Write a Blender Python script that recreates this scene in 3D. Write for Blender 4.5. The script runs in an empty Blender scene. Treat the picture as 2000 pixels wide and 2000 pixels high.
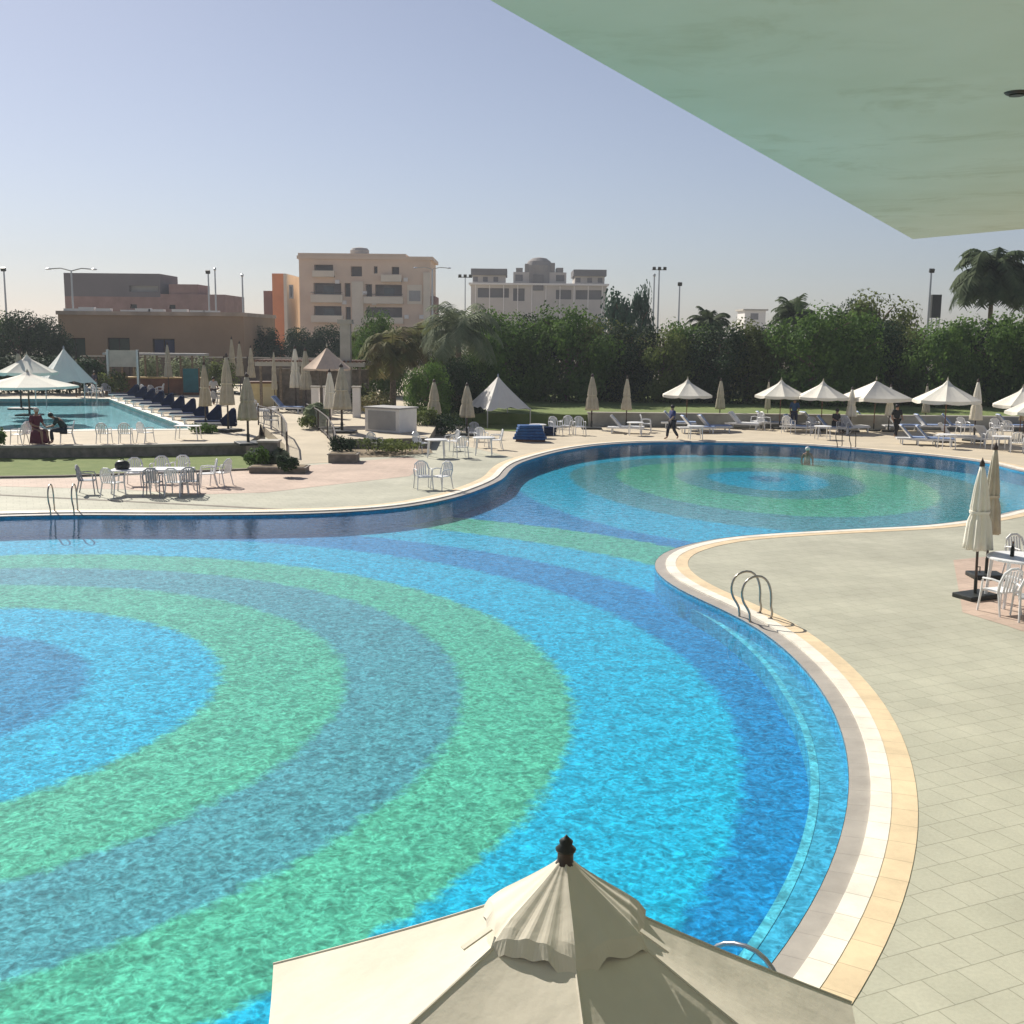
import bpy, bmesh, math, random
from mathutils import Vector, Matrix
from mathutils.geometry import tessellate_polygon
R = math.radians
sc = bpy.context.scene
C = sc.collection
PI = math.pi

# ------------------------------------------------------------ camera
CAM_H = 5.0
F, PITCH, ROLL = 2185.0, 0.157, 0.01
cd = bpy.data.cameras.new('camera'); cam = bpy.data.objects.new('camera', cd); C.objects.link(cam)
cd.sensor_fit = 'HORIZONTAL'; cd.sensor_width = 36.0; cd.lens = 36.0 * F / 2000.0
cd.clip_start = 0.05; cd.clip_end = 6000
cam.matrix_world = Matrix.Translation((0, 0, CAM_H)) @ Matrix.Rotation(PI/2 - PITCH, 4, 'X') @ Matrix.Rotation(ROLL, 4, 'Z')
sc.camera = cam

# ------------------------------------------------------------ sky and sun
SUN_AZ, SUN_EL = R(125), R(37.5)
w = bpy.data.worlds.new("World"); sc.world = w; w.use_nodes = True
nt = w.node_tree; bg = nt.nodes['Background']
sky = nt.nodes.new('ShaderNodeTexSky'); sky.sky_type = 'NISHITA'; sky.sun_disc = False
sky.sun_elevation = SUN_EL; sky.sun_rotation = PI/2 - SUN_AZ
sky.air_density = 1.0; sky.dust_density = 0.55; sky.ozone_density = 5.0; sky.altitude = 20
hs_ = nt.nodes.new('ShaderNodeHueSaturation'); hs_.inputs['Saturation'].default_value = 0.66
nt.links.new(sky.outputs[0], hs_.inputs['Color'])
tn_ = nt.nodes.new('ShaderNodeMix'); tn_.data_type = 'RGBA'; tn_.blend_type = 'MULTIPLY'; tn_.inputs[0].default_value = 1; tn_.inputs[7].default_value = (1.02, 0.97, 1.0, 1)
nt.links.new(hs_.outputs[0], tn_.inputs[6]); nt.links.new(tn_.outputs[2], bg.inputs[0]); bg.inputs[1].default_value = 0.052
sl = bpy.data.lights.new('sun', 'SUN'); sl.energy = 4.4; sl.angle = R(0.5); sl.color = (1.0, 0.94, 0.84)
so = bpy.data.objects.new('sun', sl); C.objects.link(so)
sd = Vector((math.cos(SUN_EL)*math.cos(SUN_AZ), math.cos(SUN_EL)*math.sin(SUN_AZ), math.sin(SUN_EL)))
so.rotation_euler = sd.to_track_quat('Z', 'Y').to_euler(); so.location = (-20, 30, 60)
sc.view_settings.view_transform = 'Standard'; sc.view_settings.look = 'None'
sc.view_settings.exposure = 0.66; sc.view_settings.gamma = 1

# ------------------------------------------------------------ helpers
def G(px, py, z=0.0):
    """where the sight line through a point of the photo meets the level z"""
    x = (px-1000)/F; y = (1000-py)/F
    c, s = math.cos(ROLL), math.sin(ROLL); x, y = c*x - s*y, s*x + c*y
    dy = math.cos(PITCH) + y*math.sin(PITCH); dz = -math.sin(PITCH) + y*math.cos(PITCH)
    t = (z-CAM_H)/dz
    return Vector((x*t, dy*t, z))
def GD(px, D):      # ground X for an image column at a known distance
    return Vector(((px-1000)/F*D*1.0, D, 0))
def ZD(py, D, px=None):      # height seen at image row py at distance D
    return CAM_H + (654 + ROLL*((REFX[0] if px is None else px)-1000) - py)*D/F
REFX = [1000]

class MB:
    def __init__(s): s.v = []; s.f = []
    def add(s, vs, fs):
        n = len(s.v); s.v += [tuple(v) for v in vs]; s.f += [tuple(i+n for i in f) for f in fs]; return s
    def box(s, x0, x1, y0, y1, z0, z1, rz=0, c=(0, 0, 0), rx=0):
        vs = [Vector((x, y, z)) for z in (z0, z1) for y in (y0, y1) for x in (x0, x1)]
        if rx: vs = [Matrix.Rotation(rx, 3, 'X') @ v for v in vs]
        if rz: vs = [Matrix.Rotation(rz, 3, 'Z') @ v for v in vs]
        vs = [v + Vector(c) for v in vs]
        return s.add(vs, [(0,2,3,1),(4,5,7,6),(0,1,5,4),(2,6,7,3),(0,4,6,2),(1,3,7,5)])
    def tube(s, pts, r, n=8, cap=True):
        pts = [Vector(p) for p in pts]; rs = r if isinstance(r, (list, tuple)) else [r]*len(pts)
        rings = []; up = Vector((0.13, 0.21, 1)).normalized()
        for i, p in enumerate(pts):
            d = (pts[min(i+1, len(pts)-1)] - pts[max(i-1, 0)]).normalized()
            a = d.cross(up)
            if a.length < 1e-3: a = d.cross(Vector((1, 0, 0)))
            a.normalize(); b = d.cross(a)
            rings.append([p + (a*math.cos(2*PI*k/n) + b*math.sin(2*PI*k/n))*rs[i] for k in range(n)])
        vs = [v for rr in rings for v in rr]; fs = []
        for i in range(len(pts)-1):
            for k in range(n):
                fs.append((i*n+k, i*n+(k+1) % n, (i+1)*n+(k+1) % n, (i+1)*n+k))
        if cap: fs += [tuple(range(n))[::-1], tuple((len(pts)-1)*n+k for k in range(n))]
        return s.add(vs, fs)
    def lathe(s, prof, n=16, c=(0, 0, 0), fn=None, cap=True):
        vs = []
        for j, (r, z) in enumerate(prof):
            for k in range(n):
                a = 2*PI*k/n; rr = r*(fn(a, j) if fn else 1)
                vs.append((c[0]+rr*math.cos(a), c[1]+rr*math.sin(a), c[2]+z))
        fs = []
        for j in range(len(prof)-1):
            for k in range(n): fs.append((j*n+k, j*n+(k+1) % n, (j+1)*n+(k+1) % n, (j+1)*n+k))
        if cap: fs += [tuple(range(n))[::-1], tuple((len(prof)-1)*n+k for k in range(n))]
        return s.add(vs, fs)
    def prism(s, poly, z0, z1):
        n = len(poly); vs = [(p[0], p[1], z0) for p in poly] + [(p[0], p[1], z1) for p in poly]
        fs = [(k, (k+1) % n, n+(k+1) % n, n+k) for k in range(n)]
        tr = tessellate_polygon([[Vector((p[0], p[1], 0)) for p in poly]])
        fs += [tuple(t) for t in tr] + [tuple(i+n for i in t) for t in tr]
        return s.add(vs, fs)
    def build(s, name, m, parent=None, smooth=False, loc=None, bevel=0):
        me = bpy.data.meshes.new(name); me.from_pydata(s.v, [], s.f); me.validate(); me.update()
        bm = bmesh.new(); bm.from_mesh(me); bmesh.ops.recalc_face_normals(bm, faces=bm.faces)
        bm.to_mesh(me); bm.free()
        if smooth:
            for p in me.polygons: p.use_smooth = True
        me.materials.append(m)
        o = bpy.data.objects.new(name, me); C.objects.link(o)
        if parent: o.parent = parent
        if loc: o.location = loc
        if bevel:
            b = o.modifiers.new('bevel', 'BEVEL'); b.width = bevel; b.segments = 2; b.limit_method = 'ANGLE'
        return o
def tag(o, label=None, cat=None, group=None, kind=None):
    if label: o['label'] = label
    if cat: o['category'] = cat
    if group: o['group'] = group
    if kind: o['kind'] = kind
    return o
def thing(name, label, cat, loc=(0, 0, 0), rz=0, group=None):
    o = bpy.data.objects.new(name, None); C.objects.link(o); o.empty_display_size = 0.2
    o.location = loc; o.rotation_euler = (0, 0, rz)
    return tag(o, label, cat, group)
KIDS = {}
def copy_tree(o, parent=None):
    c = o.copy(); C.objects.link(c)
    if parent: c.parent = parent
    for ch in list(o.children): copy_tree(ch, c)
    return c
class Proto:
    """the first placing uses the thing itself, later ones copy it and its parts"""
    def __init__(s, root): s.root = root; s.used = False
    def put(s, p, rz, label, group=None, scale=1):
        if s.used:
            o = copy_tree(s.root)
        else:
            o = s.root; s.used = True
        o.location = p; o.rotation_euler = (0, 0, rz)
        o.scale = (scale,)*3 if not isinstance(scale, tuple) else scale
        o['label'] = label
        if group: o['group'] = group
        elif 'group' in o: del o['group']
        return o

# ------------------------------------------------------------ materials
def mat(name, col, rough=0.6, var=0.0, scale=4.0, metal=0.0, col2=None, bump=0.0, bscale=20.0, trans=0.0, spec=0.3, detail=4, geo=False, rand=0.0):
    m = bpy.data.materials.new(name); m.use_nodes = True; t = m.node_tree; n = t.nodes; L = t.links
    b = n['Principled BSDF']; b.inputs['Roughness'].default_value = rough; b.inputs['Metallic'].default_value = metal
    b.inputs['Specular IOR Level'].default_value = spec
    col = tuple(col) + (1,)
    if var or col2 or bump:
        tc = n.new('ShaderNodeTexCoord'); src = tc.outputs['Object']
        if geo: gn = n.new('ShaderNodeNewGeometry'); src = gn.outputs['Position']
    cs = None
    if var or col2:
        ns = n.new('ShaderNodeTexNoise'); ns.inputs['Scale'].default_value = scale; ns.inputs['Detail'].default_value = detail
        ns.inputs['Roughness'].default_value = 0.6
        L.new(src, ns.inputs['Vector'])
        mr = n.new('ShaderNodeMapRange'); mr.inputs[1].default_value = 0.3; mr.inputs[2].default_value = 0.7
        L.new(ns.outputs['Fac'], mr.inputs[0])
        mx = n.new('ShaderNodeMix'); mx.data_type = 'RGBA'
        c2 = tuple(col2)+(1,) if col2 else tuple(min(1, c*(1+var)) for c in col[:3])+(1,)
        c1 = col if col2 else tuple(c*(1-var) for c in col[:3])+(1,)
        mx.inputs[6].default_value = c1; mx.inputs[7].default_value = c2
        L.new(mr.outputs[0], mx.inputs[0]); cs = mx.outputs[2]
    if rand:
        oi = n.new('ShaderNodeObjectInfo'); hv = n.new('ShaderNodeHueSaturation')
        m1 = n.new('ShaderNodeMapRange'); m1.inputs[3].default_value = 1-rand; m1.inputs[4].default_value = 1+rand
        L.new(oi.outputs['Random'], m1.inputs[0]); L.new(m1.outputs[0], hv.inputs['Value'])
        if cs: L.new(cs, hv.inputs['Color'])
        else: hv.inputs['Color'].default_value = col
        cs = hv.outputs[0]
    if cs: L.new(cs, b.inputs['Base Color'])
    else: b.inputs['Base Color'].default_value = col
    if bump:
        nb = n.new('ShaderNodeTexNoise'); nb.inputs['Scale'].default_value = bscale; nb.inputs['Detail'].default_value = 5
        L.new(src, nb.inputs['Vector'])
        bp = n.new('ShaderNodeBump'); bp.inputs['Strength'].default_value = bump; bp.inputs['Distance'].default_value = 0.05
        L.new(nb.outputs['Fac'], bp.inputs['Height']); L.new(bp.outputs[0], b.inputs['Normal'])
    if trans:
        tr = n.new('ShaderNodeBsdfTranslucent'); ms = n.new('ShaderNodeMixShader'); ms.inputs[0].default_value = trans
        if cs: L.new(cs, tr.inputs['Color'])
        else: tr.inputs['Color'].default_value = col
        L.new(b.outputs[0], ms.inputs[1]); L.new(tr.outputs[0], ms.inputs[2]); L.new(ms.outputs[0], n['Material Output'].inputs['Surface'])
    return m
M = {}
M['canvas'] = mat('canvas_cream', (0.62, 0.57, 0.47), 0.9, 0.08, 2.2, bump=0.18, bscale=5, trans=0.0, detail=8)
M['canvas_white'] = mat('canvas_white', (0.80, 0.76, 0.66), 0.85, 0.06, 2, trans=0.10, rand=0.06)
M['canvas_old'] = mat('canvas_old', (0.50, 0.45, 0.35), 0.9, 0.16, 3, bump=0.2, bscale=12, trans=0.06, rand=0.12)
M['tent'] = mat('tent_white', (0.78, 0.74, 0.68), 0.7, 0.05, 1.2, trans=0.08)
M['wood'] = mat('wood_brown', (0.16, 0.08, 0.045), 0.5, 0.25, 14)
M['wood_dark'] = mat('wood_dark', (0.06, 0.042, 0.035), 0.5, 0.2, 10)
M['metal'] = mat('metal_grey', (0.42, 0.43, 0.44), 0.3, metal=0.9)
M['steel'] = mat('steel_rail', (0.36, 0.33, 0.29), 0.32, metal=0.9)
M['black'] = mat('black_plastic', (0.025, 0.028, 0.025), 0.45, 0.3, 8)
M['plastic'] = mat('white_plastic', (0.74, 0.74, 0.74), 0.4, 0.08, 5, rand=0.10)
M['plastic_grey'] = mat('grey_plastic', (0.34, 0.35, 0.38), 0.45, 0.1, 5)
M['navy'] = mat('navy_fabric', (0.008, 0.018, 0.055), 0.95, 0.3, 5, spec=0.02)
M['blue'] = mat('blue_fabric', (0.02, 0.09, 0.26), 0.8, 0.25, 5)
M['pale_blue'] = mat('pale_blue_fabric', (0.22, 0.30, 0.48), 0.8, 0.2, 5)
M['concrete'] = mat('concrete', (0.42, 0.39, 0.34), 0.85, 0.12, 2, geo=True)
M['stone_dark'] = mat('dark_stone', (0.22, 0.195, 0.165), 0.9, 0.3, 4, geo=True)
M['white_paint'] = mat('white_paint', (0.76, 0.73, 0.70), 0.7, 0.05, 2)
M['grey_wall'] = mat('grey_plaster', (0.36, 0.35, 0.34), 0.8, 0.08, 2)
M['soil'] = mat('soil', (0.22, 0.17, 0.11), 0.95, 0.3, 3, geo=True)
M['skin'] = mat('skin', (0.32, 0.19, 0.13), 0.6, 0.05, 10)
M['hair'] = mat('hair_black', (0.012, 0.010, 0.010), 0.6, 0.2, 20)
M['glass'] = mat('dark_glass', (0.05, 0.06, 0.07), 0.15, spec=0.5)
M['bark'] = mat('bark', (0.14, 0.10, 0.07), 0.9, 0.3, 12)
M['palmbark'] = mat('palm_bark', (0.20, 0.16, 0.12), 0.9, 0.35, 9)

def leafmat(name, c1, c2, tr=0.25):
    return mat(name, c1, 0.75, 0, 0.9, col2=c2, trans=tr, spec=0.08, detail=3, rand=0.15)
M['leaf'] = leafmat('leaf_green', (0.045, 0.095, 0.026), (0.130, 0.215, 0.045), 0.35)
M['leaf2'] = leafmat('leaf_olive', (0.070, 0.105, 0.030), (0.175, 0.205, 0.060), 0.35)
M['leaf_dark'] = leafmat('leaf_dark', (0.018, 0.040, 0.022), (0.045, 0.080, 0.030), 0.15)
M['leaf_teal'] = leafmat('leaf_bluegreen', (0.03, 0.075, 0.05), (0.07, 0.13, 0.08))
M['leaf_brown'] = leafmat('leaf_dry', (0.20, 0.15, 0.07), (0.17, 0.21, 0.08))
M['leaf_pale'] = leafmat('leaf_pale', (0.14, 0.18, 0.10), (0.30, 0.34, 0.22))
M['palm'] = leafmat('palm_green', (0.045, 0.075, 0.035), (0.11, 0.14, 0.065))

def plaster(name, c1, rough, var, scale, col2, **k):
    k.pop('geo', None)
    m = mat(name, c1, rough, 0, scale, col2=col2, geo=True, **k); t = m.node_tree; n = t.nodes; L = t.links; b = n['Principled BSDF']
    src = b.inputs['Base Color'].links[0].from_socket
    g = n.new('ShaderNodeNewGeometry'); a = n.new('ShaderNodeTexNoise'); a.inputs['Scale'].default_value = 0.55; a.inputs['Detail'].default_value = 9; a.inputs['Roughness'].default_value = .72; a.inputs['Distortion'].default_value = .8
    L.new(g.outputs['Position'], a.inputs['Vector'])
    r = n.new('ShaderNodeMapRange'); r.inputs[1].default_value = .52; r.inputs[2].default_value = .70; r.inputs[4].default_value = .55; L.new(a.outputs['Fac'], r.inputs[0])
    x = n.new('ShaderNodeMix'); x.data_type = 'RGBA'; L.new(r.outputs[0], x.inputs[0]); L.new(src, x.inputs[6]); x.inputs[7].default_value = (.44, .41, .27, 1); L.new(x.outputs[2], b.inputs['Base Color'])
    return m
# paving: square slabs laid diagonally
def paving(name, c1, c2, mortar):
    m = bpy.data.materials.new(name); m.use_nodes = True; t = m.node_tree; n = t.nodes; L = t.links; b = n['Principled BSDF']
    g = n.new('ShaderNodeNewGeometry'); mp = n.new('ShaderNodeMapping'); mp.inputs['Rotation'].default_value = (0, 0, R(-24))
    L.new(g.outputs['Position'], mp.inputs['Vector'])
    br = n.new('ShaderNodeTexBrick'); br.offset = 0.5; br.inputs['Scale'].default_value = 1.0
    br.inputs['Brick Width'].default_value = 0.36; br.inputs['Row Height'].default_value = 0.36
    br.inputs['Mortar Size'].default_value = 0.006; br.inputs['Mortar Smooth'].default_value = 0.25; br.inputs['Bias'].default_value = 0
    br.inputs['Color1'].default_value = (*c1, 1); br.inputs['Color2'].default_value = (*c2, 1); br.inputs['Mortar'].default_value = (*mortar, 1)
    L.new(mp.outputs[0], br.inputs['Vector'])
    ns = n.new('ShaderNodeTexNoise'); ns.inputs['Scale'].default_value = 0.45; ns.inputs['Detail'].default_value = 8; ns.inputs['Roughness'].default_value = 0.65
    L.new(g.outputs['Position'], ns.inputs['Vector'])
    mr = n.new('ShaderNodeMapRange'); mr.inputs[1].default_value = 0.3; mr.inputs[2].default_value = 0.7; mr.inputs[3].default_value = 0.80; mr.inputs[4].default_value = 1.12
    L.new(ns.outputs['Fac'], mr.inputs[0])
    n2 = n.new('ShaderNodeTexNoise'); n2.inputs['Scale'].default_value = 28; n2.inputs['Detail'].default_value = 3
    L.new(g.outputs['Position'], n2.inputs['Vector'])
    m2 = n.new('ShaderNodeMapRange'); m2.inputs[1].default_value = 0.3; m2.inputs[2].default_value = 0.7; m2.inputs[3].default_value = 0.94; m2.inputs[4].default_value = 1.05
    L.new(n2.outputs['Fac'], m2.inputs[0])
    mu = n.new('ShaderNodeMath'); mu.operation = 'MULTIPLY'; L.new(mr.outputs[0], mu.inputs[0]); L.new(m2.outputs[0], mu.inputs[1])
    vm = n.new('ShaderNodeVectorMath'); vm.operation = 'SCALE'; L.new(br.outputs['Color'], vm.inputs[0]); L.new(mu.outputs[0], vm.inputs['Scale'])
    L.new(vm.outputs[0], b.inputs['Base Color']); b.inputs['Roughness'].default_value = 0.75; b.inputs['Specular IOR Level'].default_value = 0.25
    bp = n.new('ShaderNodeBump'); bp.inputs['Strength'].default_value = 0.35; bp.inputs['Distance'].default_value = 0.01; bp.invert = True
    L.new(br.outputs['Fac'], bp.inputs['Height']); L.new(bp.outputs[0], b.inputs['Normal'])
    return m
M['deck'] = paving('deck_green', (0.405, 0.400, 0.315), (0.432, 0.424, 0.337), (0.29, 0.285, 0.22))
M['pink'] = paving('deck_pink', (0.47, 0.36, 0.29), (0.52, 0.40, 0.32), (0.33, 0.26, 0.2))
M['sand'] = mat('deck_sand', (0.50, 0.43, 0.32), 0.85, 0.10, 0.8, geo=True, bump=0.1, bscale=30)
M['ground'] = mat('dry_ground', (0.33, 0.29, 0.21), 0.95, 0.2, 0.3, geo=True)
M['grass'] = mat('grass', (0.12, 0.17, 0.045), 0.95, 0, 1.4, col2=(0.18, 0.22, 0.07), geo=True, bump=0.6, bscale=25)
M['cope_white'] = mat('coping_white', (0.80, 0.74, 0.62), 0.6, 0.05, 5, geo=True)
M['cope_peach'] = mat('coping_peach', (0.70, 0.54, 0.34), 0.65, 0.13, 1.6, geo=True)
M['ceil'] = plaster('canopy_plaster', (0.62, 0.61, 0.49), 0.85, 0, 0.35, col2=(0.71, 0.70, 0.60), geo=True, bump=0.25, bscale=2.5)

# pool tiles: rings of coloured mosaic
NC = Vector((-10.39, 16.51)); FC = Vector((10.2, 44.7))
def mosaic():
    m = bpy.data.materials.new('pool_mosaic'); m.use_nodes = True; t = m.node_tree; n = t.nodes; L = t.links; b = n['Principled BSDF']
    g = n.new('ShaderNodeNewGeometry')
    def math_(op, a, c=None):
        q = n.new('ShaderNodeMath'); q.operation = op
        for i, v in enumerate((a, c)):
            if v is None: continue
            if isinstance(v, (int, float)): q.inputs[i].default_value = v
            else: L.new(v, q.inputs[i])
        return q.outputs[0]
    # ring edges wobble: refraction through the water drawn into the pattern
    wn = n.new('ShaderNodeTexNoise'); wn.inputs['Scale'].default_value = 3.6; wn.inputs['Detail'].default_value = 5; wn.inputs['Roughness'].default_value = .7
    L.new(g.outputs['Position'], wn.inputs['Vector'])
    ws = n.new('ShaderNodeVectorMath'); ws.operation = 'SUBTRACT'; L.new(wn.outputs['Color'], ws.inputs[0]); ws.inputs[1].default_value = (.5, .5, .5)
    wk = n.new('ShaderNodeVectorMath'); wk.operation = 'SCALE'; L.new(ws.outputs[0], wk.inputs[0]); wk.inputs['Scale'].default_value = 0.62
    wa = n.new('ShaderNodeVectorMath'); wa.operation = 'ADD'; L.new(g.outputs['Position'], wa.inputs[0]); L.new(wk.outputs[0], wa.inputs[1])
    sp = n.new('ShaderNodeSeparateXYZ'); L.new(wa.outputs[0], sp.inputs[0]); X, Y = sp.outputs[0], sp.outputs[1]
    def dist(cx, cy, near_k=1.0):
        dx = math_('SUBTRACT', X, cx); dy = math_('SUBTRACT', Y, cy)
        if near_k != 1.0:
            lt = math_('LESS_THAN', dy, 0.0); k = math_('ADD', math_('MULTIPLY', lt, near_k-1.0), 1.0); dy = math_('MULTIPLY', dy, k)
        return math_('SQRT', math_('ADD', math_('MULTIPLY', dx, dx), math_('MULTIPLY', dy, dy)))
    deep = (0.001, 0.175, 0.37); cyan = (0.002, 0.315, 0.47); green = (0.062, 0.335, 0.215); grey = (0.052, 0.235, 0.265); disc = (0.001, 0.18, 0.33)
    def ramp(d, mx, stops):
        r = n.new('ShaderNodeValToRGB'); r.color_ramp.interpolation = 'LINEAR'
        L.new(math_('DIVIDE', d, mx), r.inputs[0]); e = r.color_ramp.elements
        e[0].position = 0; e[0].color = (*stops[0][1], 1); e[1].position = 1; e[1].color = (*stops[-1][1], 1)
        w_ = 0.08
        for i in range(1, len(stops)):
            a = e.new((stops[i][0]-w_)/mx); a.color = (*stops[i-1][1], 1)
            c_ = e.new((stops[i][0]+w_)/mx); c_.color = (*stops[i][1], 1)
        return r.outputs[0]
    n_ = ramp(dist(*NC), 24.0, [(0, disc), (3.7, cyan), (5.74, green), (7.79, grey), (9.65, green), (11.34, cyan), (13.68, deep), (15.55, cyan), (17.5, green), (19.7, deep)])
    f_ = ramp(dist(FC.x, FC.y, 0.62), 24.0, [(0, disc), (0.7, cyan), (2.3, grey), (3.6, green), (6.0, grey), (7.9, cyan), (10.3, deep)])
    sel = math_('GREATER_THAN', dist(*NC), 19.75)
    mx = n.new('ShaderNodeMix'); mx.data_type = 'RGBA'; L.new(sel, mx.inputs[0]); L.new(n_, mx.inputs[6]); L.new(f_, mx.inputs[7])
    # ripple-light mottling painted into the colour, over small tiles of mixed shades
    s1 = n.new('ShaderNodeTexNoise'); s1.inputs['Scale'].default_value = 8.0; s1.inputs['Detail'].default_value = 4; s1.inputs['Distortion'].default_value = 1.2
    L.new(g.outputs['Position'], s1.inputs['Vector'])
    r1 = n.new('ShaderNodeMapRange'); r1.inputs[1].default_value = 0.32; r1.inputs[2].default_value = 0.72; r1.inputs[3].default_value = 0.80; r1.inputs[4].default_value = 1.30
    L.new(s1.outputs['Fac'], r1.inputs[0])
    vo = n.new('ShaderNodeTexVoronoi'); vo.inputs['Scale'].default_value = 22; vo.distance = 'CHEBYCHEV'; L.new(g.outputs['Position'], vo.inputs['Vector'])
    sx = n.new('ShaderNodeSeparateColor'); L.new(vo.outputs['Color'], sx.inputs[0])
    r2 = n.new('ShaderNodeMapRange'); r2.inputs[3].default_value = 0.82; r2.inputs[4].default_value = 1.18; L.new(sx.outputs[0], r2.inputs[0])
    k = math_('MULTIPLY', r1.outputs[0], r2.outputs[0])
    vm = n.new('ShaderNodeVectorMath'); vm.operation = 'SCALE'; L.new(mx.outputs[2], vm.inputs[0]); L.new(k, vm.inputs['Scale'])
    L.new(vm.outputs[0], b.inputs['Base Color']); b.inputs['Roughness'].default_value = 0.8; b.inputs['Specular IOR Level'].default_value = 0.1
    return m
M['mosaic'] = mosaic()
M['wall_tile'] = mat('pool_wall_tile', (0.015, 0.27, 0.46), 0.5, 0.3, 14, geo=True)
M['ledge'] = mat('pool_ledge_tile', (0.02, 0.27, 0.40), 0.6, 0.25, 9, geo=True)
M['ledge_edge'] = mat('pool_ledge_nosing', (0.055, 0.37, 0.46), 0.6, 0.35, 6, geo=True)
M['teal_tile'] = mat('upper_pool_tile', (0.03, 0.36, 0.43), 0.6, 0, 0.9, col2=(0.07, 0.55, 0.60), geo=True)
def water(name, bs=1.0, dist=0.007, rough=0.05, tint=(0.90, 0.97, 1.0)):
    m = bpy.data.materials.new(name); m.use_nodes = True; t = m.node_tree; n = t.nodes; L = t.links
    for q in list(n):
        if q.type == 'BSDF_PRINCIPLED': n.remove(q)
    g = n.new('ShaderNodeNewGeometry')
    a = n.new('ShaderNodeTexNoise'); a.inputs['Scale'].default_value = 4.5*bs; a.inputs['Detail'].default_value = 4; a.inputs['Distortion'].default_value = 0.6
    mp = n.new('ShaderNodeMapping'); mp.inputs['Rotation'].default_value = (0, 0, R(35)); mp.inputs['Scale'].default_value = (1, 1.2, 1)
    L.new(g.outputs['Position'], mp.inputs[0]); L.new(mp.outputs[0], a.inputs['Vector'])
    bp = n.new('ShaderNodeBump'); bp.inputs['Strength'].default_value = 1.0; bp.inputs['Distance'].default_value = dist
    L.new(a.outputs['Fac'], bp.inputs['Height'])
    # Schlick reflectance, the same from above and below the surface
    def mt(op, a_, b_=None):
        q = n.new('ShaderNodeMath'); q.operation = op
        for i, v in enumerate((a_, b_)):
            if v is None: continue
            if isinstance(v, (int, float)): q.inputs[i].default_value = v
            else: L.new(v, q.inputs[i])
        return q.outputs[0]
    dp = n.new('ShaderNodeVectorMath'); dp.operation = 'DOT_PRODUCT'; L.new(g.outputs['Incoming'], dp.inputs[0]); L.new(bp.outputs[0], dp.inputs[1])
    fac = mt('ADD', mt('MULTIPLY', mt('POWER', mt('SUBTRACT', 1.0, mt('MINIMUM', mt('ABSOLUTE', dp.outputs['Value']), 1.0)), 5.0), 0.98), 0.02)
    gl = n.new('ShaderNodeBsdfGlossy'); gl.inputs['Roughness'].default_value = rough; L.new(bp.outputs[0], gl.inputs['Normal'])
    tr = n.new('ShaderNodeBsdfTransparent')
    # veins of rippled light painted as noise in the transparent tint
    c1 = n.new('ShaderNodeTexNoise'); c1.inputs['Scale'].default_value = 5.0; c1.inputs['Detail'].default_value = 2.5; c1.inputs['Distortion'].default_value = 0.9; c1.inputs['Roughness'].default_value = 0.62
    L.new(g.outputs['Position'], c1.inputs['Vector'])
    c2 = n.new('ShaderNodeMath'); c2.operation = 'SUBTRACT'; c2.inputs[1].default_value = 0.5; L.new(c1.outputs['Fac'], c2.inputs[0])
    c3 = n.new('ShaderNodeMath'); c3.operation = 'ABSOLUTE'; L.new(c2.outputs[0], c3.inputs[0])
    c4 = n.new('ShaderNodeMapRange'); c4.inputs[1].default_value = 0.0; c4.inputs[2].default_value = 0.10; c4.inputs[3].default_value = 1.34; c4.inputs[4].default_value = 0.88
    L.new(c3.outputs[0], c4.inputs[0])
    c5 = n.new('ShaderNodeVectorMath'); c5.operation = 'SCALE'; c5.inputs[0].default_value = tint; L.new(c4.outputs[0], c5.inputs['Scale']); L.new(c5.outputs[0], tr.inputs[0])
    ms = n.new('ShaderNodeMixShader'); L.new(fac, ms.inputs[0]); L.new(tr.outputs[0], ms.inputs[1]); L.new(gl.outputs[0], ms.inputs[2])
    L.new(ms.outputs[0], n['Material Output'].inputs['Surface'])
    return m
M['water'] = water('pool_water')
# grating of the overflow channel
def grating():
    m = mat('grating', (0.36, 0.30, 0.245), 0.7, 0.12, 3, geo=True); t = m.node_tree; n = t.nodes; L = t.links
    return m
M['grate'] = grating()

# ------------------------------------------------------------ pool outline
def arc(c, r, a0, a1, n):
    return [Vector((c.x + r*math.cos(R(a0+(a1-a0)*i/n)), c.y + r*math.sin(R(a0+(a1-a0)*i/n)))) for i in range(n+1)]
tr1 = [(785, 989), (888, 970), (950, 949), (984, 932), (998, 915), (1026, 899), (1103, 878), (1181, 867), (1259, 862.5), (1336, 862), (1420, 863), (1500, 865), (1603, 870), (1707, 879), (1810, 888), (1904, 899), (1953, 908), (2000, 920)]
P1 = [G(*q).to_2d() for q in tr1]
P1 += [Vector(q) for q in ((20.9, 40.2), (20.7, 37.2), (18.6, 34.9))]
tr2 = [(2000, 991), (1943, 1005), (1875, 1015), (1800, 1024), (1640, 1032), (1469, 1042), (1384, 1052), (1320, 1067), (1284, 1083), (1276, 1100), (1287, 1121), (1328, 1149), (1405, 1184)]
P1 += [G(*q).to_2d() for q in tr2]
def angN(p): return math.degrees(math.atan2(p.y-NC.y, p.x-NC.x))
E0 = P1[-1]; a_e = angN(E0)
S0 = P1[0]
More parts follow.
